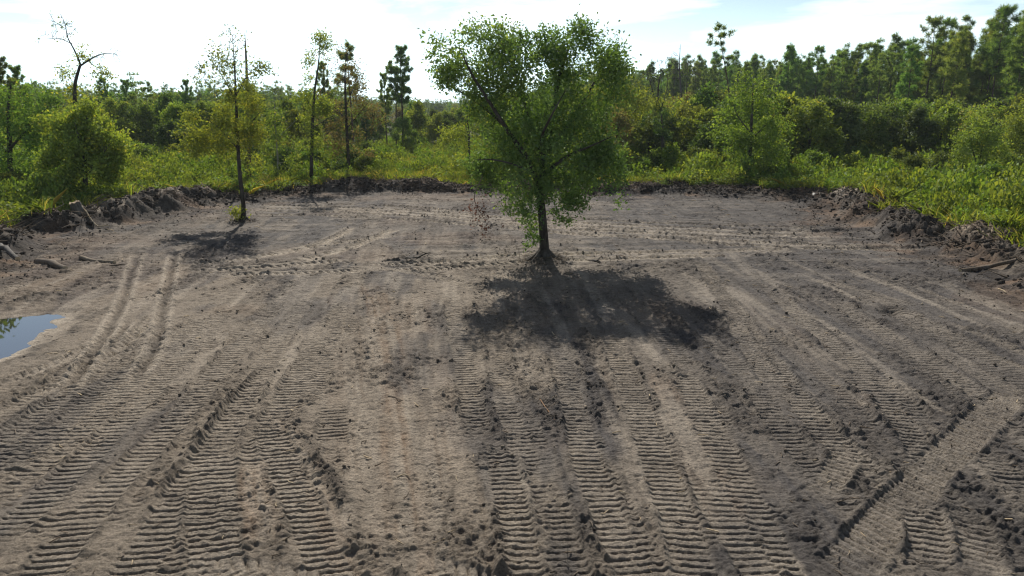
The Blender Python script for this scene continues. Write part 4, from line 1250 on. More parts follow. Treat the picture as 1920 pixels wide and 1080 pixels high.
# plantation pines on the right
PROTO = [pine_meshes(70 + i, 18.0, (5.5, 7.5, 9.0, 6.2, 8.0, 10.0)[i], (2.1, 1.9, 1.7, 2.4, 1.8, 1.9)[i], 6, 16, .58, .06, .15, ((-.2, .3, 0, .1, -.4, .2)[i], .1), (.62, .7, .55, .8, .6, .7)[i], (.75, .6, .85, .7, .9, .4)[i], True, (4.2, 3.8, 4.4, 4.0, 3.6, 4.4)[i]) for i in range(6)]
rngp = np.random.default_rng(3)
EDGE_PINE = np.array([[98, 78], [80, 100], [71, 122], [60, 150], [50, 178], [40, 205], [26, 232], [10, 262]])
pines = []
el = np.concatenate([[0], np.cumsum(np.linalg.norm(np.diff(EDGE_PINE, axis=0), axis=1))])
for depth_row in range(10):
    nrow = 40 if depth_row < 4 else 27
    for s in np.linspace(0, el[-1], nrow):
        s = s + rngp.uniform(-2, 2)
        x = np.interp(s, el, EDGE_PINE[:, 0]); yv = np.interp(s, el, EDGE_PINE[:, 1])
        x += depth_row * 3.6 * 0.82 + rngp.normal() * .8; yv += depth_row * 3.6 * 0.57 + rngp.normal() * .8
        if abs(x) > 0.76 * yv + 4: continue
        pines.append((x, yv))
for i, (x, yv) in enumerate(pines):
    hh = rngp.uniform(14.8, 19.8) * (1.07 if rngp.uniform() < .12 else 1)
    hh *= 1 + .14 * float(sst(.45, .72, x / yv))
    s = hh / 18.0
    w, c = PROTO[rngp.integers(0, 6)]
    add_tree('plantation_pine', 'straight green pine in the dense stand along the right', 'pine tree', (x, yv, gz(x, yv)[0] - .05), w, c,
             'dense pine stand along the right', rngp.uniform(0, 6.28), (s * rngp.uniform(.85, 1.1), s * rngp.uniform(.85, 1.1), s))
# three that stand out from the stand
for px, Y, tp, lab in ((1690, 112, 72, 'pine standing tallest near the middle of the right-hand stand'), (1768, 106, 60, 'broad pointed pine topping the stand left of the corner'),
                       (1885, 98, 30, 'high pine at the upper right corner of the picture')):
    place_pine(PROTO[int(px) % 6], 'pine', lab, px, Y, tp, 18.0, rz=px * .2, wide=1.1)

# ------------------------------------------------------------------ scrub wood: shared kinds of small trees
def proto_hard(seed, h, w, n, leaf, per, sig, mat, low=0.25, nl=7, bark='bark'):
    rng = np.random.default_rng(seed)
    tb = Tubes(); sk = []
    lean = rng.normal(size=2) * .06 * h
    sk.append(limb(tb, [np.array([0, 0, -.2]), np.array([lean[0] * .2, lean[1] * .2, h * .3]), np.array([lean[0] * .6, lean[1] * .6, h * .6]), np.array([lean[0], lean[1], h * .92])], [.018 * h + .03, .014 * h + .02, .01 * h, .01], 12, 6))
    lobes = []
    for i in range(nl):
        a = i * 2.4 + rng.uniform(0, .8); zc = h * (low + (0.93 - low) * (i + .5) / nl)
        rr = w * .5 * (1 - .75 * ((i + .5) / nl - .35) ** 2 * 1.6)
        c = np.array([math.cos(a) * rr * .55 + lean[0] * zc / h, math.sin(a) * rr * .55 + lean[1] * zc / h, zc])
        sk.append(limb(tb, [np.array([lean[0] * .4 * zc / h, lean[1] * .4 * zc / h, zc * .62]), c * [.6, .6, 1] - [0, 0, .12 * h * .5], c], [.006 * h, .004 * h, .008], 6, 5))
        lobes.append((c, (rr * rng.uniform(.55, .8), rr * rng.uniform(.55, .8), h * (.95 - low) / nl * rng.uniform(1.0, 1.5)), 1.0))
    tg = sample_lobes(rng, lobes, n)
    mids = grow(rng, tb, sk, tg, 3, .016, .06)
    return wood_mesh(tb, M[bark]), crown_mesh(rng, 'crown', tg, mids, M[mat], leaf, per, sig, .6, .5, 0)


HW = [proto_hard(201, 9.0, 5.5, 260, .36, 23, .40, 'leaf_mid'), proto_hard(202, 8.0, 5.0, 240, .36, 23, .38, 'leaf_yel'), proto_hard(203, 9.5, 5.0, 240, .36, 23, .40, 'leaf_drk'),
      proto_hard(204, 7.0, 5.0, 240, .34, 23, .36, 'leaf_mid', .15), proto_hard(205, 8.5, 4.4, 190, .34, 17, .38, 'leaf_yel', .3), proto_hard(206, 7.5, 4.6, 190, .32, 17, .36, 'leaf_brn', .3)]
SH = [proto_hard(211, 3.2, 3.2, 170, .23, 20, .22, 'leaf_mid', .1, 6), proto_hard(212, 2.8, 3.0, 160, .22, 20, .22, 'leaf_yel', .1, 6), proto_hard(213, 3.4, 3.0, 160, .23, 20, .22, 'leaf_drk', .1, 6)]
rngh = np.random.default_rng(8)


def scatter(n, region, hrange, kinds, wts, name, label, cat, group, mind, protos, hs, reject=None):
    """countable trees or shrubs inside a plan polygon given as (px, Y) corners"""
    got = []
    cx = np.array([at(p, y)[:2] for p, y in region])
    lo, hi = cx.min(0), cx.max(0)
    tries = 0
    while len(got) < n and tries < n * 60:
        tries += 1
        p = rngh.uniform(lo, hi)
        ins = False
        for i in range(len(cx)):
            a, b = cx[i], cx[(i + 1) % len(cx)]
            if (a[1] > p[1]) != (b[1] > p[1]) and p[0] < (b[0] - a[0]) * (p[1] - a[1]) / (b[1] - a[1] + 1e-12) + a[0]: ins = not ins
        if not ins: continue
        if got and np.min(np.linalg.norm(np.array(got) - p, axis=1)) < mind: continue
        got.append(p)
        k = rngh.choice(len(protos), p=np.array(wts) / sum(wts))
        hh = rngh.uniform(*hrange); s = hh / hs[k]
        w, c = protos[k]
        add_tree(name, label, cat, (p[0], p[1], gz(p[0], p[1])[0] - .05), w, c, group, rngh.uniform(0, 6.28), (s * rngh.uniform(.85, 1.2), s * rngh.uniform(.85, 1.2), s))
    return got


HH = [9, 8, 9.5, 7, 8.5, 7.5]; SHH = [3.2, 2.8, 3.4]
# tall trees just beyond the left edge, seen only in the puddle
for x_, y_, h_ in ((-47.2, 57, 14.0), (-50.5, 61, 14.5), (-52, 54, 13.5), (-53, 66, 15), (-57, 62, 14.5), (-49, 51, 12)):
    s_ = h_ / 9.5
    add_tree('mirrored_tree', 'tall tree beyond the left edge, mirrored dark in the puddle', 'tree', (x_, y_, gz(x_, y_)[0] - .05), HW[2][0], HW[2][1], 'trees mirrored in the puddle', x_, s_)
# behind the left meadow
scatter(110, [(-60, 88), (240, 84), (520, 78), (600, 76), (640, 150), (-60, 150)], (5.0, 8.4), None, [3, 1.6, 3, 2, 1.2, .3], 'scrub_tree', 'small leafy tree in the scrub wood behind the left meadow', 'tree', 'scrub wood behind the left meadow', 3.0, HW, HH)
# behind the meadow in the middle gap
scatter(52, [(640, 98), (760, 108), (860, 108), (960, 100), (960, 190), (600, 190)], (4.5, 7.6), None, [3, 1.5, 3, 3, 1, .3], 'scrub_tree', 'small leafy tree at the rear of the grassy gap left of the oak', 'tree', 'scrub wood behind the grassy gap', 3.4, HW, HH)
# behind the back berm, centre right
scatter(95, [(930, 68), (1100, 66), (1300, 66), (1490, 68), (1560, 120), (1300, 150), (940, 140)], (5.2, 8.8), None, [3, 2, 2, 2, 1.5, .2], 'scrub_tree', 'small leafy tree in the scrub wood between oak and berm-edge tree', 'tree', 'scrub wood behind the back berm', 2.4, HW, HH)
# right: belt between the brush and the pines
scatter(100, [(1480, 70), (1620, 80), (1760, 78), (2010, 64), (2040, 92), (1800, 112), (1600, 130), (1440, 120)], (4.8, 8.2), None, [3, 2, 3, 2, 1.5, .3], 'scrub_tree', 'small leafy tree in the belt between green brush and pine stand', 'tree', 'scrub belt below the pine stand', 2.4, HW, HH)
# shrubs
scatter(26, [(-60, 44), (70, 52), (240, 66), (240, 84), (-60, 80)], (2.0, 3.4), None, [2, 3, 1], 'shrub', 'leafy shrub in the brush at the left edge', 'shrub', 'shrubs in the left brush', 2.0, SH, SHH)
scatter(26, [(230, 74), (560, 66), (640, 66), (640, 82), (240, 86)], (1.8, 3.2), None, [2, 3, 1], 'shrub', 'leafy shrub on the meadow behind the slim tree', 'shrub', 'shrubs on the left meadow', 2.2, SH, SHH)
scatter(46, [(940, 64), (1480, 66), (1560, 74), (1540, 84), (940, 74)], (1.8, 3.6), None, [3, 2, 2], 'shrub', 'leafy shrub close behind the back berm, right of the oak', 'shrub', 'shrubs behind the back berm', 1.9, SH, SHH)
scatter(64, [(1480, 66), (1640, 62), (1900, 46), (2000, 60), (1780, 88), (1520, 82)], (1.2, 3.0), None, [3, 2, 2], 'shrub', 'leafy shrub rising out of the bright green brush at right', 'shrub', 'shrubs in the right brush', 2.2, SH, SHH)
scatter(14, [(590, 68), (700, 68), (700, 80), (600, 82)], (1.8, 3.4), None, [2, 2, 3], 'shrub', 'leafy shrub at the foot of the brown-leaved tree', 'shrub', 'shrubs by the brown-leaved tree', 1.8, SH, SHH)

# ------------------------------------------------------------------ stuff scattered by geometry nodes
def scatter_stuff(name, label, cat, pts, scl, protos):
    me = mesh_np(name, pts, [], None) if False else None
    me = bpy.data.meshes.new(name)
    me.vertices.add(len(pts)); me.vertices.foreach_set('co', np.asarray(pts, np.float32).ravel())
    a = me.attributes.new('scl', 'FLOAT_VECTOR', 'POINT'); a.data.foreach_set('vector', np.asarray(scl, np.float32).ravel())
    me.update()
    o = tag(link(name, me), label, cat, kind='stuff')
    ng = bpy.data.node_groups.new(name + '_nodes', 'GeometryNodeTree')
    ng.interface.new_socket('Geometry', in_out='INPUT', socket_type='NodeSocketGeometry')
    ng.interface.new_socket('Geometry', in_out='OUTPUT', socket_type='NodeSocketGeometry')
    gi_ = ng.nodes.new('NodeGroupInput'); go = ng.nodes.new('NodeGroupOutput')
    ip = ng.nodes.new('GeometryNodeInstanceOnPoints')
    jn = ng.nodes.new('GeometryNodeJoinGeometry')
    for m_ in protos:
        po = bpy.data.objects.new(name + '_piece', m_)
        oi = ng.nodes.new('GeometryNodeObjectInfo'); oi.inputs['Object'].default_value = po
        oi.inputs['As Instance'].default_value = True
        ng.links.new(oi.outputs['Geometry'], jn.inputs[0])
    ng.links.new(gi_.outputs[0], ip.inputs['Points'])
    ng.links.new(jn.outputs[0], ip.inputs['Instance'])
    ip.inputs['Pick Instance'].default_value = True
    ri = ng.nodes.new('FunctionNodeRandomValue'); ri.data_type = 'INT'
    ri.inputs[4].default_value = 0; ri.inputs[5].default_value = len(protos) - 1
    ng.links.new(ri.outputs[2], ip.inputs['Instance Index'])
    rr = ng.nodes.new('FunctionNodeRandomValue'); rr.data_type = 'FLOAT_VECTOR'
    rr.inputs[0].default_value = (-.12, -.12, 0); rr.inputs[1].default_value = (.12, .12, 6.283)
    rr.inputs['Seed'].default_value = 4
    ng.links.new(rr.outputs[0], ip.inputs['Rotation'])
    na = ng.nodes.new('GeometryNodeInputNamedAttribute'); na.data_type = 'FLOAT_VECTOR'; na.inputs[0].default_value = 'scl'
    ng.links.new(na.outputs[0], ip.inputs['Scale'])
    ng.links.new(ip.outputs[0], go.inputs[0])
    md = o.modifiers.new('scatter', 'NODES'); md.node_group = ng
    return o


def brush_clump(seed, mat, n=190, leaf=.135, h=1.0, w=.55):
    """low leafy plant, 1 m tall"""
    rng = np.random.default_rng(seed)
    u = unit(rng.normal(size=(n, 3))); r = rng.uniform(.1, 1, n) ** .4
    C = np.stack([u[:, 0] * r * w, u[:, 1] * r * w, h * (.52 + .48 * u[:, 2] * r)], 1)
    C[:, 2] += .12 * (vn(C[:, 0] * 5 + seed, C[:, 1] * 5) - .5)
    v, q, var = leaf_quads(rng, C, leaf, .6, .9, u, rng.uniform(.0, .95, n))
    tb = Tubes()
    for _ in range(6):
        a = C[rng.integers(0, n)]
        tb.add(np.array([[a[0] * .2, a[1] * .2, -.1], [a[0] * .6, a[1] * .6, a[2] * .5], a]), [.012, .009, .004], 3)
    tv, tq = tb.build()
    me = mesh_np('brush_piece', np.vstack([v, tv]), [np.vstack([q, tq + len(v)])], None, {'var': ('FACE', np.concatenate([var, np.zeros(len(tq))]))},
                 mats=[M[mat], M['bark_grey']], mat_idx=np.concatenate([np.zeros(len(q)), np.ones(len(tq))]))
    return me


def grass_clump(seed, n=46, h=.9, w=.4):
    rng = np.random.default_rng(seed)
    b = np.column_stack([rng.normal(size=(n, 2)) * w * .5, np.full(n, -.05)])
    d = np.column_stack([rng.normal(size=(n, 2)) * .32, np.ones(n)])
    L = h * rng.uniform(.5, 1.15, n)[:, None]
    m = b + d * L * .55; t = b + d * L + np.column_stack([d[:, :2] * .55 * L, -np.full(n, .1)])
    sd_ = unit(np.column_stack([rng.normal(size=(n, 2)), np.zeros(n)])) * .016
    v = np.stack([b - sd_, b + sd_, m + sd_, t, m - sd_], 1).reshape(-1, 3)
    q = np.arange(5 * n).reshape(-1, 5)
    return mesh_np('grass_piece', v, [q], M['grass'], {'var': ('FACE', rng.uniform(0, 1, n))})


rngs = np.random.default_rng(15)
n_ = 60000
yy = 20 + 110 * rngs.uniform(0, 1, n_) ** .8
xx = rngs.uniform(-1, 1, n_) * (6 + .80 * yy)
dd = poly_dist(xx, yy)
dens = sst(2.0, 3.0, dd - .9 * (xx > 12) * (yy < 50) + 2.8 * (fbm(xx * .4, yy * .4, 121, 3) - .5))
mea = ((xx > -17) & (xx < 2) & (yy > 60)).astype(float)         # grassy gap in the middle
dens = dens * np.where(yy > 85, .45, 1.0)
keep = rngs.uniform(0, 1, n_) < dens * np.where(mea > 0, .25, .62)
bx_, by_ = xx[keep], yy[keep]
hgt = .65 + 1.1 * sst(.3, .7, fbm(bx_ * .18, by_ * .18, 131, 3)) + rngs.uniform(-.1, .25, len(bx_))
hgt *= np.where(bx_ > 15, 1.0, .9) * np.where(dd[keep] < 4.2, .6, 1)
wd_ = rngs.uniform(.8, 1.35, len(bx_))
bigc = rngs.uniform(size=len(bx_)) < .10
hgt = np.where(bigc, hgt * 1.5 + .3, hgt); wd_ = np.where(bigc, wd_ * 1.5, wd_)
scatter_stuff('green_brush', 'bright green leafy brush covering the ground beyond the berm', 'brush',
              np.column_stack([bx_, by_, gz(bx_, by_) - .03]), np.column_stack([wd_, wd_, hgt]),
              [brush_clump(300 + i, ('leaf_brush', 'leaf_brush', 'leaf_mid', 'leaf_brush', 'leaf_yel')[i % 5]) for i in range(8)])
k2 = (rngs.uniform(0, 1, n_) < dens * np.where(mea > 0, .9, .22)) | (rngs.uniform(0, 1, n_) < .25 * np.exp(-((dd - 3.0) / .7) ** 2))
gx_, gy_ = xx[k2], yy[k2]
gs = rngs.uniform(.6, 1.25, len(gx_))
scatter_stuff('meadow_grass', 'tall yellow-green grass in the gap left of the oak', 'grass',
              np.column_stack([gx_, gy_, gz(gx_, gy_)]), np.column_stack([gs * 1.3, gs * 1.3, gs]), [grass_clump(330 + i) for i in range(5)])

# far wood to the horizon
FH = [proto_hard(231, 12.0, 8.0, 110, .62, 11, .7, 'leaf_mid', .25, 6), proto_hard(232, 12.0, 7.0, 100, .62, 11, .7, 'leaf_drk', .25, 6)]
FP = [pine_meshes(240 + i, 15.0, 6.5, 2.2, 3, 8, .62, .14, .17, (.1, 0), .8, .5, False, 3.6) for i in range(2)]


def joined(pair):
    """wood and leaves of a distant tree as one mesh"""
    a, c = pair
    nv = len(a.vertices); va = np.empty(nv * 3, np.float32); a.vertices.foreach_get('co', va)
    nc = len(c.vertices); vc = np.empty(nc * 3, np.float32); c.vertices.foreach_get('co', vc)
    qa = np.empty(len(a.loops), np.int32); a.loops.foreach_get('vertex_index', qa)
    qc = np.empty(len(c.loops), np.int32); c.loops.foreach_get('vertex_index', qc)
    var = np.empty(len(c.polygons), np.float32); c.attributes['var'].data.foreach_get('value', var)
    return mesh_np('far_tree_piece', np.vstack([vc.reshape(-1, 3), va.reshape(-1, 3)]), [qc.reshape(-1, 4), qa.reshape(-1, 4) + nc], None,
                   {'var': ('FACE', np.concatenate([var, np.zeros(len(qa) // 4)]))}, mats=[c.materials[0], a.materials[0]],
                   mat_idx=np.concatenate([np.zeros(len(qc) // 4), np.ones(len(qa) // 4)]))


n_ = 5200
fy = 150 + 520 * rngs.uniform(0, 1, n_) ** 1.2
fx = rngs.uniform(-1, 1, n_) * (.78 * fy + 10)
pxx = 960 + F * fx / (fy * CP + H * SP)
start = np.interp(pxx, [-100, 150, 560, 640, 700, 860, 930, 1050, 1280, 2000], [150, 165, 190, 215, 330, 380, 300, 200, 215, 165])
kf = fy > start + rngs.uniform(-12, 12, n_)
fx, fy = fx[kf], fy[kf]
fs = rngs.uniform(.78, 1.1, len(fx)) * np.interp(960 + F * fx / (fy * CP), [0, 500, 700, 900, 1200], [.86, .88, .82, .9, 1.05])
scatter_stuff('distant_forest', 'distant mixed forest closing the horizon behind the scrub', 'forest',
              np.column_stack([fx, fy, gz(fx, fy) - .1]), np.column_stack([fs, fs, fs]), [joined(FH[0]), joined(FP[0]), joined(FH[1]), joined(FP[1])])

# ------------------------------------------------------------------ clods and roots
def ico(rng):
    p = (1 + 5 ** .5) / 2
    v = np.array([[-1, p, 0], [1, p, 0], [-1, -p, 0], [1, -p, 0], [0, -1, p], [0, 1, p], [0, -1, -p], [0, 1, -p], [p, 0, -1], [p, 0, 1], [-p, 0, -1], [-p, 0, 1]], float)
    f = np.array([[0, 11, 5], [0, 5, 1], [0, 1, 7], [0, 7, 10], [0, 10, 11], [1, 5, 9], [5, 11, 4], [11, 10, 2], [10, 7, 6], [7, 1, 8], [3, 9, 4], [3, 4, 2], [3, 2, 6], [3, 6, 8], [3, 8, 9], [4, 9, 5], [2, 4, 11], [6, 2, 10], [8, 6, 7], [9, 8, 1]])
    v = unit(v)
    return v * rng.uniform(.65, 1.25, (12, 1)), f


def clods(name, label, pts, size, mat, seed):
    rng = np.random.default_rng(seed)
    shapes = [ico(rng) for _ in range(10)]
    f = shapes[0][1]
    k = rng.integers(0, 10, len(pts))
    base = np.stack([s[0] for s in shapes])[k]
    a = rng.uniform(0, 6.28, len(pts)); c, s = np.cos(a), np.sin(a)
    st = rng.uniform(.7, 1.4, (len(pts), 3)) * np.array([1, 1, .75])
    b = base * st[:, None, :]
    b = np.stack([b[:, :, 0] * c[:, None] - b[:, :, 1] * s[:, None], b[:, :, 0] * s[:, None] + b[:, :, 1] * c[:, None], b[:, :, 2]], -1)
    v = pts[:, None, :] + b * np.asarray(size)[:, None, None]
    fa = (f[None] + 12 * np.arange(len(pts))[:, None, None]).reshape(-1, 3)
    return tag(link(name, mesh_np(name, v.reshape(-1, 3), [fa], M[mat])), label, 'soil', kind='stuff')


rngc = np.random.default_rng(44)
area = np.gradient(RY)[:, None] * (HALF[:, None] * 2 / (NC - 1)) * np.ones((1, NC))
wgt = (A_crumb ** 1.3 * np.clip(area.ravel(), 0, .02) * (Yv > 8) * (Yv < 62) * sst(60, 12, Yv) ** .5)
vis = np.abs(X) < 0.78 * Yv + 3
wgt = wgt * vis; wgt /= wgt.sum()
ci = rngc.choice(len(X), 7000, p=wgt)
sz = (.009 + .022 * rngc.uniform(0, 1, len(ci)) ** 4) * (1 + .6 * A_crumb[ci]) * (.9 + Yv[ci] / 60)
cp = np.stack([X[ci] + rngc.normal(size=len(ci)) * .02, Yv[ci] + rngc.normal(size=len(ci)) * .02, Z[ci] + sz * .3], 1)
hf = rngc.uniform(size=len(ci)) < .5
clods('soil_crumbs', 'small dark soil crumbs strewn along the track edges', cp[hf], sz[hf], 'clod', 1)
clods('pale_soil_crumbs', 'small paler soil crumbs strewn along the track edges', cp[~hf], sz[~hf], 'clod_pale', 2)
wb = BP * near * np.clip(area.ravel(), 0, .03) * vis * (Yv > 18); wb /= wb.sum()
ci = rngc.choice(len(X), 7000, p=wb)
sz = .03 + .15 * rngc.uniform(0, 1, len(ci)) ** 3
cp = np.stack([X[ci], Yv[ci], Z[ci] + sz * .1], 1)
clods('berm_clods', 'dark clods of turned earth heaped along the berm', cp, sz, 'clod_dark', 3)
# roots and twigs mixed into the berm
tb = Tubes()
ci = rngc.choice(len(X), 2600, p=wb)
for i in ci:
    a = rngc.uniform(0, 6.28); L = rngc.uniform(.25, 1.3); e = rngc.uniform(-.15, .5)
    d = np.array([math.cos(a), math.sin(a), e]); p0 = np.array([X[i], Yv[i], Z[i] + .02])
    tb.add(np.array([p0, p0 + d * L * .5 + rngc.normal(size=3) * .08 + [0, 0, .06], p0 + d * L + rngc.normal(size=3) * .12]), [.022 + .02 * rngc.uniform(), .018, .006], 4)
v, q = tb.build()
tag(link('root_litter', mesh_np('root_litter', v, [q], M['root'])), 'torn roots and twigs mixed into the earth berm', 'roots', kind='stuff')
tb = Tubes()
for c_, n, rr in ((TREE_OAK, 110, .95), (TREE_SEC, 45, .7)):
    for _ in range(n):
        a = rngc.uniform(0, 6.28); r = rr * rngc.uniform(.4, 1.3)
        p0 = np.array([c_[0] + r * math.cos(a), c_[1] - .25 + r * math.sin(a), 0]); p0[2] = gz(p0[0], p0[1])[0] + .01
        d = rngc.normal(size=3) * [1, 1, .35]; d[2] = abs(d[2]) + .1; d = unit(d) * rngc.uniform(.15, .5)
        tb.add(np.array([p0, p0 + d * .5 + [0, 0, .04], p0 + d]), [.010, .008, .003], 3)
v, q = tb.build()
tag(link('root_twigs', mesh_np('root_twigs', v, [q], M['root'])), 'fine torn roots and twigs round the feet of the two clearing trees', 'roots', kind='stuff')


tb = Tubes(); tb_p = Tubes()
n = 0
while n < 900:
    yy_ = 8.5 + 46 * rngc.uniform() ** 1.5; xx_ = rngc.uniform(-1, 1) * (.74 * yy_ + 1)
    if poly_dist(np.array([xx_]), np.array([yy_]))[0] > -.5: continue
    n += 1
    a = rngc.uniform(0, 6.28); L = rngc.uniform(.04, .16) * (1 + yy_ / 25); r = rngc.uniform(.004, .010) * (1 + yy_ / 30)
    z_ = gz(xx_, yy_)[0] + r
    d = np.array([math.cos(a), math.sin(a), rngc.uniform(0, .25)])
    p0 = np.array([xx_, yy_, z_])
    (tb if rngc.uniform() < .72 else tb_p).add(np.array([p0, p0 + d * L * .5 + rngc.normal(size=3) * L * .08, p0 + d * L]), [r, r, r * .6], 3)
v, q = tb.build()
tag(link('twig_litter', mesh_np('twig_litter', v, [q], M['root'])), 'brown twig bits strewn over the bare soil', 'litter', kind='stuff')
v, q = tb_p.build()
tag(link('chip_litter', mesh_np('chip_litter', v, [q], M['wood_pale'])), 'pale wood chips strewn over the bare soil', 'litter', kind='stuff')


# ------------------------------------------------------------------ stumps, logs, sticks, slabs
def stick(name, label, pts_px, r, mat, cat='stick', lift=.03, branches=0, seed=1, group=None):
    rng = np.random.default_rng(seed)
    w = [G(*p) for p in pts_px]
    b = w[0].copy(); b[2] = 0
    pts = []
    for q in w:
        pts.append(np.array([q[0], q[1], gz(q[0], q[1])[0] + lift + r]) - b)
    tb = Tubes()
    n = max(6, len(pts) * 3)
    p = curve(pts, n) + rng.normal(size=(n, 3)) * r * .35
    tb.add(p, np.interp(np.linspace(0, 1, n), [0, .03, .6, 1], [r * .3, r, r * .8, r * .35]), 7)
    for _ in range(branches):
        i = rng.integers(2, n - 1); d = rng.normal(size=3) * [1, 1, .4]; d = unit(d) * rng.uniform(.2, .6)
        tb.add(np.array([p[i], p[i] + d * .5, p[i] + d + [0, 0, .05]]), [r * .4, r * .3, r * .12], 4)
    v, q = tb.build()
    return tag(link(name, mesh_np(name, v, [q], M[mat], smooth=True), None, tuple(b)), label, cat, group)


def log(name, label, a_px, b_px, r, mat, seed=1, bury=.3):
    """felled stem: bark mantle and two cut faces"""
    rng = np.random.default_rng(seed)
    A, B = G(*a_px), G(*b_px)
    za, zb = gz(A[0], A[1])[0], gz(B[0], B[1])[0]
    t = thing(name, label, 'log', (A[0], A[1], za))
    a = np.array([0, 0, r * (1 - bury)]); b = np.array([B[0] - A[0], B[1] - A[1], zb - za + r * (1 - bury)])
    p = curve([a, (a + b) / 2 + rng.normal(size=3) * .06, b], 10) + rng.normal(size=(10, 3)) * r * .12
    tb = Tubes(); tb.add(p, r * np.linspace(1.05, .8, 10) * rng.uniform(.9, 1.1, 10), 9)
    d = unit(b - a)
    for _ in range(2):
        i = rng.integers(3, 7); s_ = unit(rng.normal(size=3)) * [1, 1, .6]
        tb.add(np.array([p[i], p[i] + s_ * r * 1.4, p[i] + s_ * r * 2.4]), [r * .35, r * .28, r * .2], 5)
    v, q = tb.build()
    link('bark', mesh_np('bark', v, [q], M[mat], smooth=True), t)
    for c, s_, rr in ((p[0], -1, r * .98), (p[-1], 1, r * .76)):
        u = unit(np.cross(d, [0, 0, 1.0])); w = np.cross(d, u); an = np.arange(9) * 2 * np.pi / 9
        ring = c + d * s_ * .012 + rr * (np.cos(an)[:, None] * u + np.sin(an)[:, None] * w)
        link('cut_face', mesh_np('cut_face', np.vstack([[c + d * s_ * .02], ring]), [np.array([[0, 1 + i, 1 + (i + 1) % 9] for i in range(9)])], M['wood_pale']), t)
    return t


def stump(name, label, px, py, h, r, tilt=(0, 0), mat='bark', roots=9, reach=.9, top='wood_pale', seed=1, prongs=()):
    """uprooted stump: stem, torn top, spread of roots"""
    rng = np.random.default_rng(seed)
    A = G(px, py); z = gz(A[0], A[1])[0]
    t = thing(name, label, 'stump', (A[0], A[1], z - .05))
    t.rotation_euler = (tilt[0], tilt[1], rng.uniform(0, 6))
    k, n = 12, 7
    an = np.arange(k) * 2 * np.pi / k
    zz_ = np.linspace(-.1, h, n)
    rr = r * np.interp(zz_ / h, [-.2, .15, .5, 1], [1.5, 1.15, 1.0, .92])
    v = np.stack([np.stack([np.cos(an) * a * rng.uniform(.9, 1.1, k), np.sin(an) * a * rng.uniform(.9, 1.1, k), np.full(k, zc)], 1) for a, zc in zip(rr, zz_)])
    v[-1, :, 2] += rng.uniform(-.12, .16, k) * h
    v = v.reshape(-1, 3)
    q = np.array([[i * k + j, i * k + (j + 1) % k, (i + 1) * k + (j + 1) % k, (i + 1) * k + j] for i in range(n - 1) for j in range(k)])
    link('stem', mesh_np('stem', v, [q], M[mat], smooth=True), t)
    ring = v[-k:] * [.97, .97, 1]
    link('torn_top', mesh_np('torn_top', np.vstack([[[0, 0, h * .9]], ring]), [np.array([[0, 1 + i, 1 + (i + 1) % k] for i in range(k)])], M[top]), t)
    for i in range(roots):
        a = i * 2 * np.pi / roots + rng.uniform(-.3, .3); L = reach * rng.uniform(.6, 1.2); e = rng.uniform(-.15, .35)
        d = np.array([math.cos(a), math.sin(a), 0])
        p = curve([d * r * .6 + [0, 0, .08 * h], d * (r + .35 * L) + [0, 0, .10 + e * .3], d * (r + .7 * L) + rng.normal(size=3) * .08 + [0, 0, e * .5], d * (r + L) + rng.normal(size=3) * .1 + [0, 0, e * .7]], 7)
        tb = Tubes(); tb.add(p, np.linspace(r * .38, .012, 7), 6)
        vv, qq = tb.build()
        link('root', mesh_np('root', vv, [qq], M['root'], smooth=True), t)
    for i, (dx_, dy_, dz_, rr_) in enumerate(prongs):
        tb = Tubes(); tb.add(curve([[0, 0, h * .6], [dx_ * .5, dy_ * .5, h * .6 + dz_ * .45], [dx_, dy_, h * .6 + dz_]], 6), np.linspace(rr_, rr_ * .3, 6), 6)
        vv, qq = tb.build()
        link('prong', mesh_np('prong', vv, [qq], M['bark_pale' if i == 0 else 'bark'], smooth=True), t)
    return t


def slab(name, label, px, py, sx, sy, sz_, rz, tilt, mat='stone', seed=1):
    """irregular flat broken piece"""
    rng = np.random.default_rng(seed)
    A = G(px, py); z = gz(A[0], A[1])[0]
    k = 9; an = np.sort(rng.uniform(0, 2 * np.pi, k))
    rr = rng.uniform(.75, 1.1, k)
    top = np.column_stack([np.cos(an) * rr * sx, np.sin(an) * rr * sy, sz_ * rng.uniform(.8, 1.1, k)])
    inn = top * [.86, .86, 1] + [0, 0, sz_ * .12]
    bot = top * [1.04, 1.04, 0] + [0, 0, -.1]
    v = np.vstack([bot, top, inn, [[0, 0, sz_ * 1.2]]])
    q = np.array([[l * k + i, l * k + (i + 1) % k, (l + 1) * k + (i + 1) % k, (l + 1) * k + i] for l in range(2) for i in range(k)])
    f = np.array([[3 * k, 2 * k + i, 2 * k + (i + 1) % k] for i in range(k)])
    o = link(name, mesh_np(name, v, [q, f], M[mat]), None, (A[0], A[1], z))
    o.rotation_euler = (tilt[0], tilt[1], rz)
    return tag(o, label, 'slab')


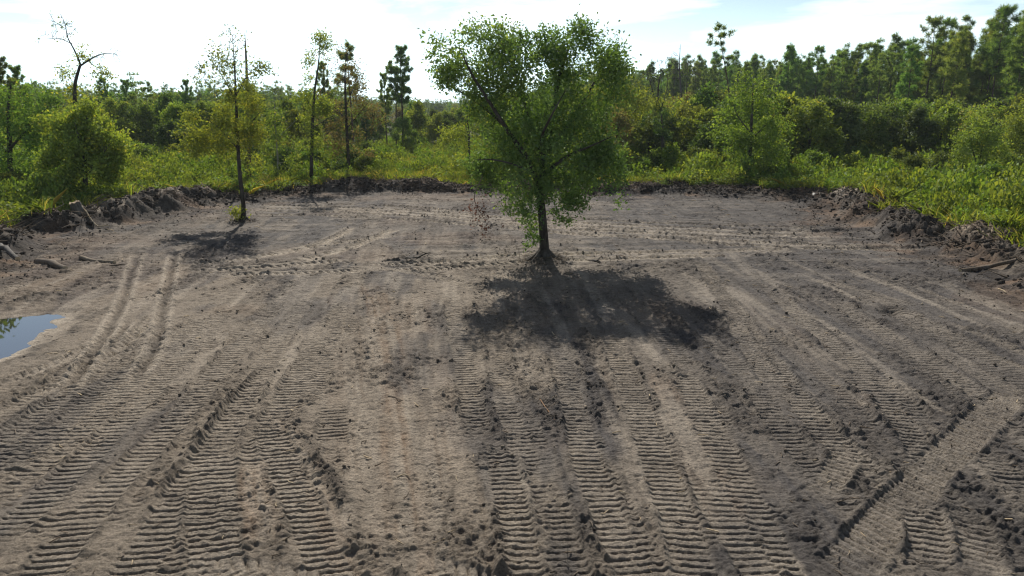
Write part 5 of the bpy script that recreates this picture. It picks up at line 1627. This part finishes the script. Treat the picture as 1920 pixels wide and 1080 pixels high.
stump('uprooted_stump', 'grey uprooted stump with spread roots on the left berm', 152, 424, .75, .30, (.15, -.2), 'bark_grey', 10, 1.0, seed=3)
stick('pale_branch', 'pale peeled branch beside the grey uprooted stump', [(162, 424), (180, 428), (204, 427)], .05, 'wood_pale', 'branch', .15, 0, 5)
stump('orange_stump', 'upright broken stump with orange torn top on the back berm', 637, 352, .85, .27, (.05, .05), 'bark_grey', 7, .7, 'wood_orange', 4)
stump('root_ball', 'uprooted stump with reddish root ball on the back berm, right of the orange stump', 700, 350, .8, .3, (.5, .3), 'wood_orange', 12, .9, 'wood_orange', 6)
stump('pronged_stump', 'dark stump with two upright prongs on the right berm', 1676, 402, .6, .36, (.1, .1), 'bark', 9, .8, 'bark_grey', 7, ((-.25, .1, .75, .07), (-.75, .2, .6, .05)))
stump('black_root_ball', 'black tangled root ball among the brush at the end of the right berm', 1868, 428, .5, .35, (.7, .2), 'bark', 13, .7, 'bark', 8)
log('fallen_log', 'reddish fallen log on the churned soil at the right edge', (1800, 512), (1900, 506), .10, 'root', 9, .5)
log('short_log', 'pale short log lying before the left berm', (152, 487), (216, 496), .10, 'log_dull', 10, .5)
log('half_buried_log', 'half buried dark log at the foot of the left berm', (72, 494), (122, 508), .16, 'root', 11, .9)
log('edge_log', 'dark log poking from the berm at the left edge', (-6, 482), (34, 494), .14, 'bark_grey', 12)
stick('fallen_branch', 'black forked fallen branch on the tracks left of the oak', [(757, 487), (775, 484), (808, 477)], .055, 'bark', 'branch', .02, 4, 13)
stick('twig', 'thin curved twig on the smooth graded lane', [(726, 740), (742, 745), (756, 751)], .012, 'root', 'twig', .0, 1, 14)
stick('twig', 'straight dark twig near the bottom centre', [(896, 1042), (915, 1028), (932, 1016)], .014, 'bark', 'twig', .0, 1, 15)
stick('twig', 'thin reddish twig between the two centre tracks', [(1012, 752), (1025, 770), (1040, 790)], .010, 'wood_orange', 'twig', .0, 0, 16)
stick('twig', 'short upright-ended twig at the bottom edge', [(1060, 1058), (1066, 1070)], .014, 'bark', 'twig', .04, 2, 17)
stick('stick', 'pale stick in the soil at the right edge', [(1870, 546), (1886, 553)], .03, 'wood_pale', 'stick', .02, 0, 18)
stick('stick', 'dark rotten stick right of the oak foot', [(1105, 487), (1126, 493)], .06, 'bark', 'stick', .0, 1, 19)
stick('stick', 'short stick on the ochre soil left of the wheel ruts', [(205, 505), (240, 500)], .035, 'root', 'stick', .02, 0, 20)
slab('pale_slab', 'white slab lying flat at the foot of the berm corner', 1532, 381, .42, .30, .10, .4, (0, .05), seed=21)
slab('pale_slab', 'larger pale slab half buried on the berm corner', 1578, 366, .62, .35, .30, .2, (.1, .1), seed=22)
slab('pale_slab', 'small pale slab left of the larger one on the berm corner', 1552, 364, .25, .22, .28, 1.0, (.1, 0), seed=23)

tri = sum(len(m_.loop_triangles) if m_.loop_triangles else sum(1 for _ in ()) for m_ in bpy.data.meshes)
print('objects', len(SC.objects), 'faces', sum(len(m_.polygons) for m_ in bpy.data.meshes), 'pines', len(pines))

# ------------------------------------------------------------------ haze in the air
hm_, ht = new_mat('haze_air')
vol = nd(ht, 'ShaderNodeVolumePrincipled')
vol.inputs['Density'].default_value = 0.00015
vol.inputs['Color'].default_value = (0.80, 0.90, 1.0, 1)
vol.inputs['Anisotropy'].default_value = 0.25
ho = nd(ht, 'ShaderNodeOutputMaterial'); ht.links.new(vol.outputs[0], ho.inputs['Volume'])
hx, hy0, hy1, hz0, hz1 = 9000, -200, 9100, -3.0, 30.0
hv = np.array([[x, y_, z_] for x in (-hx, hx) for y_ in (hy0, hy1) for z_ in (hz0, hz1)], float)
hq = np.array([[0, 1, 3, 2], [4, 6, 7, 5], [0, 4, 5, 1], [2, 3, 7, 6], [0, 2, 6, 4], [1, 5, 7, 3]])
tag(link('haze', mesh_np('haze', hv, [hq], hm_)), 'thin bluish haze in the air over the whole scene', 'haze', kind='stuff')
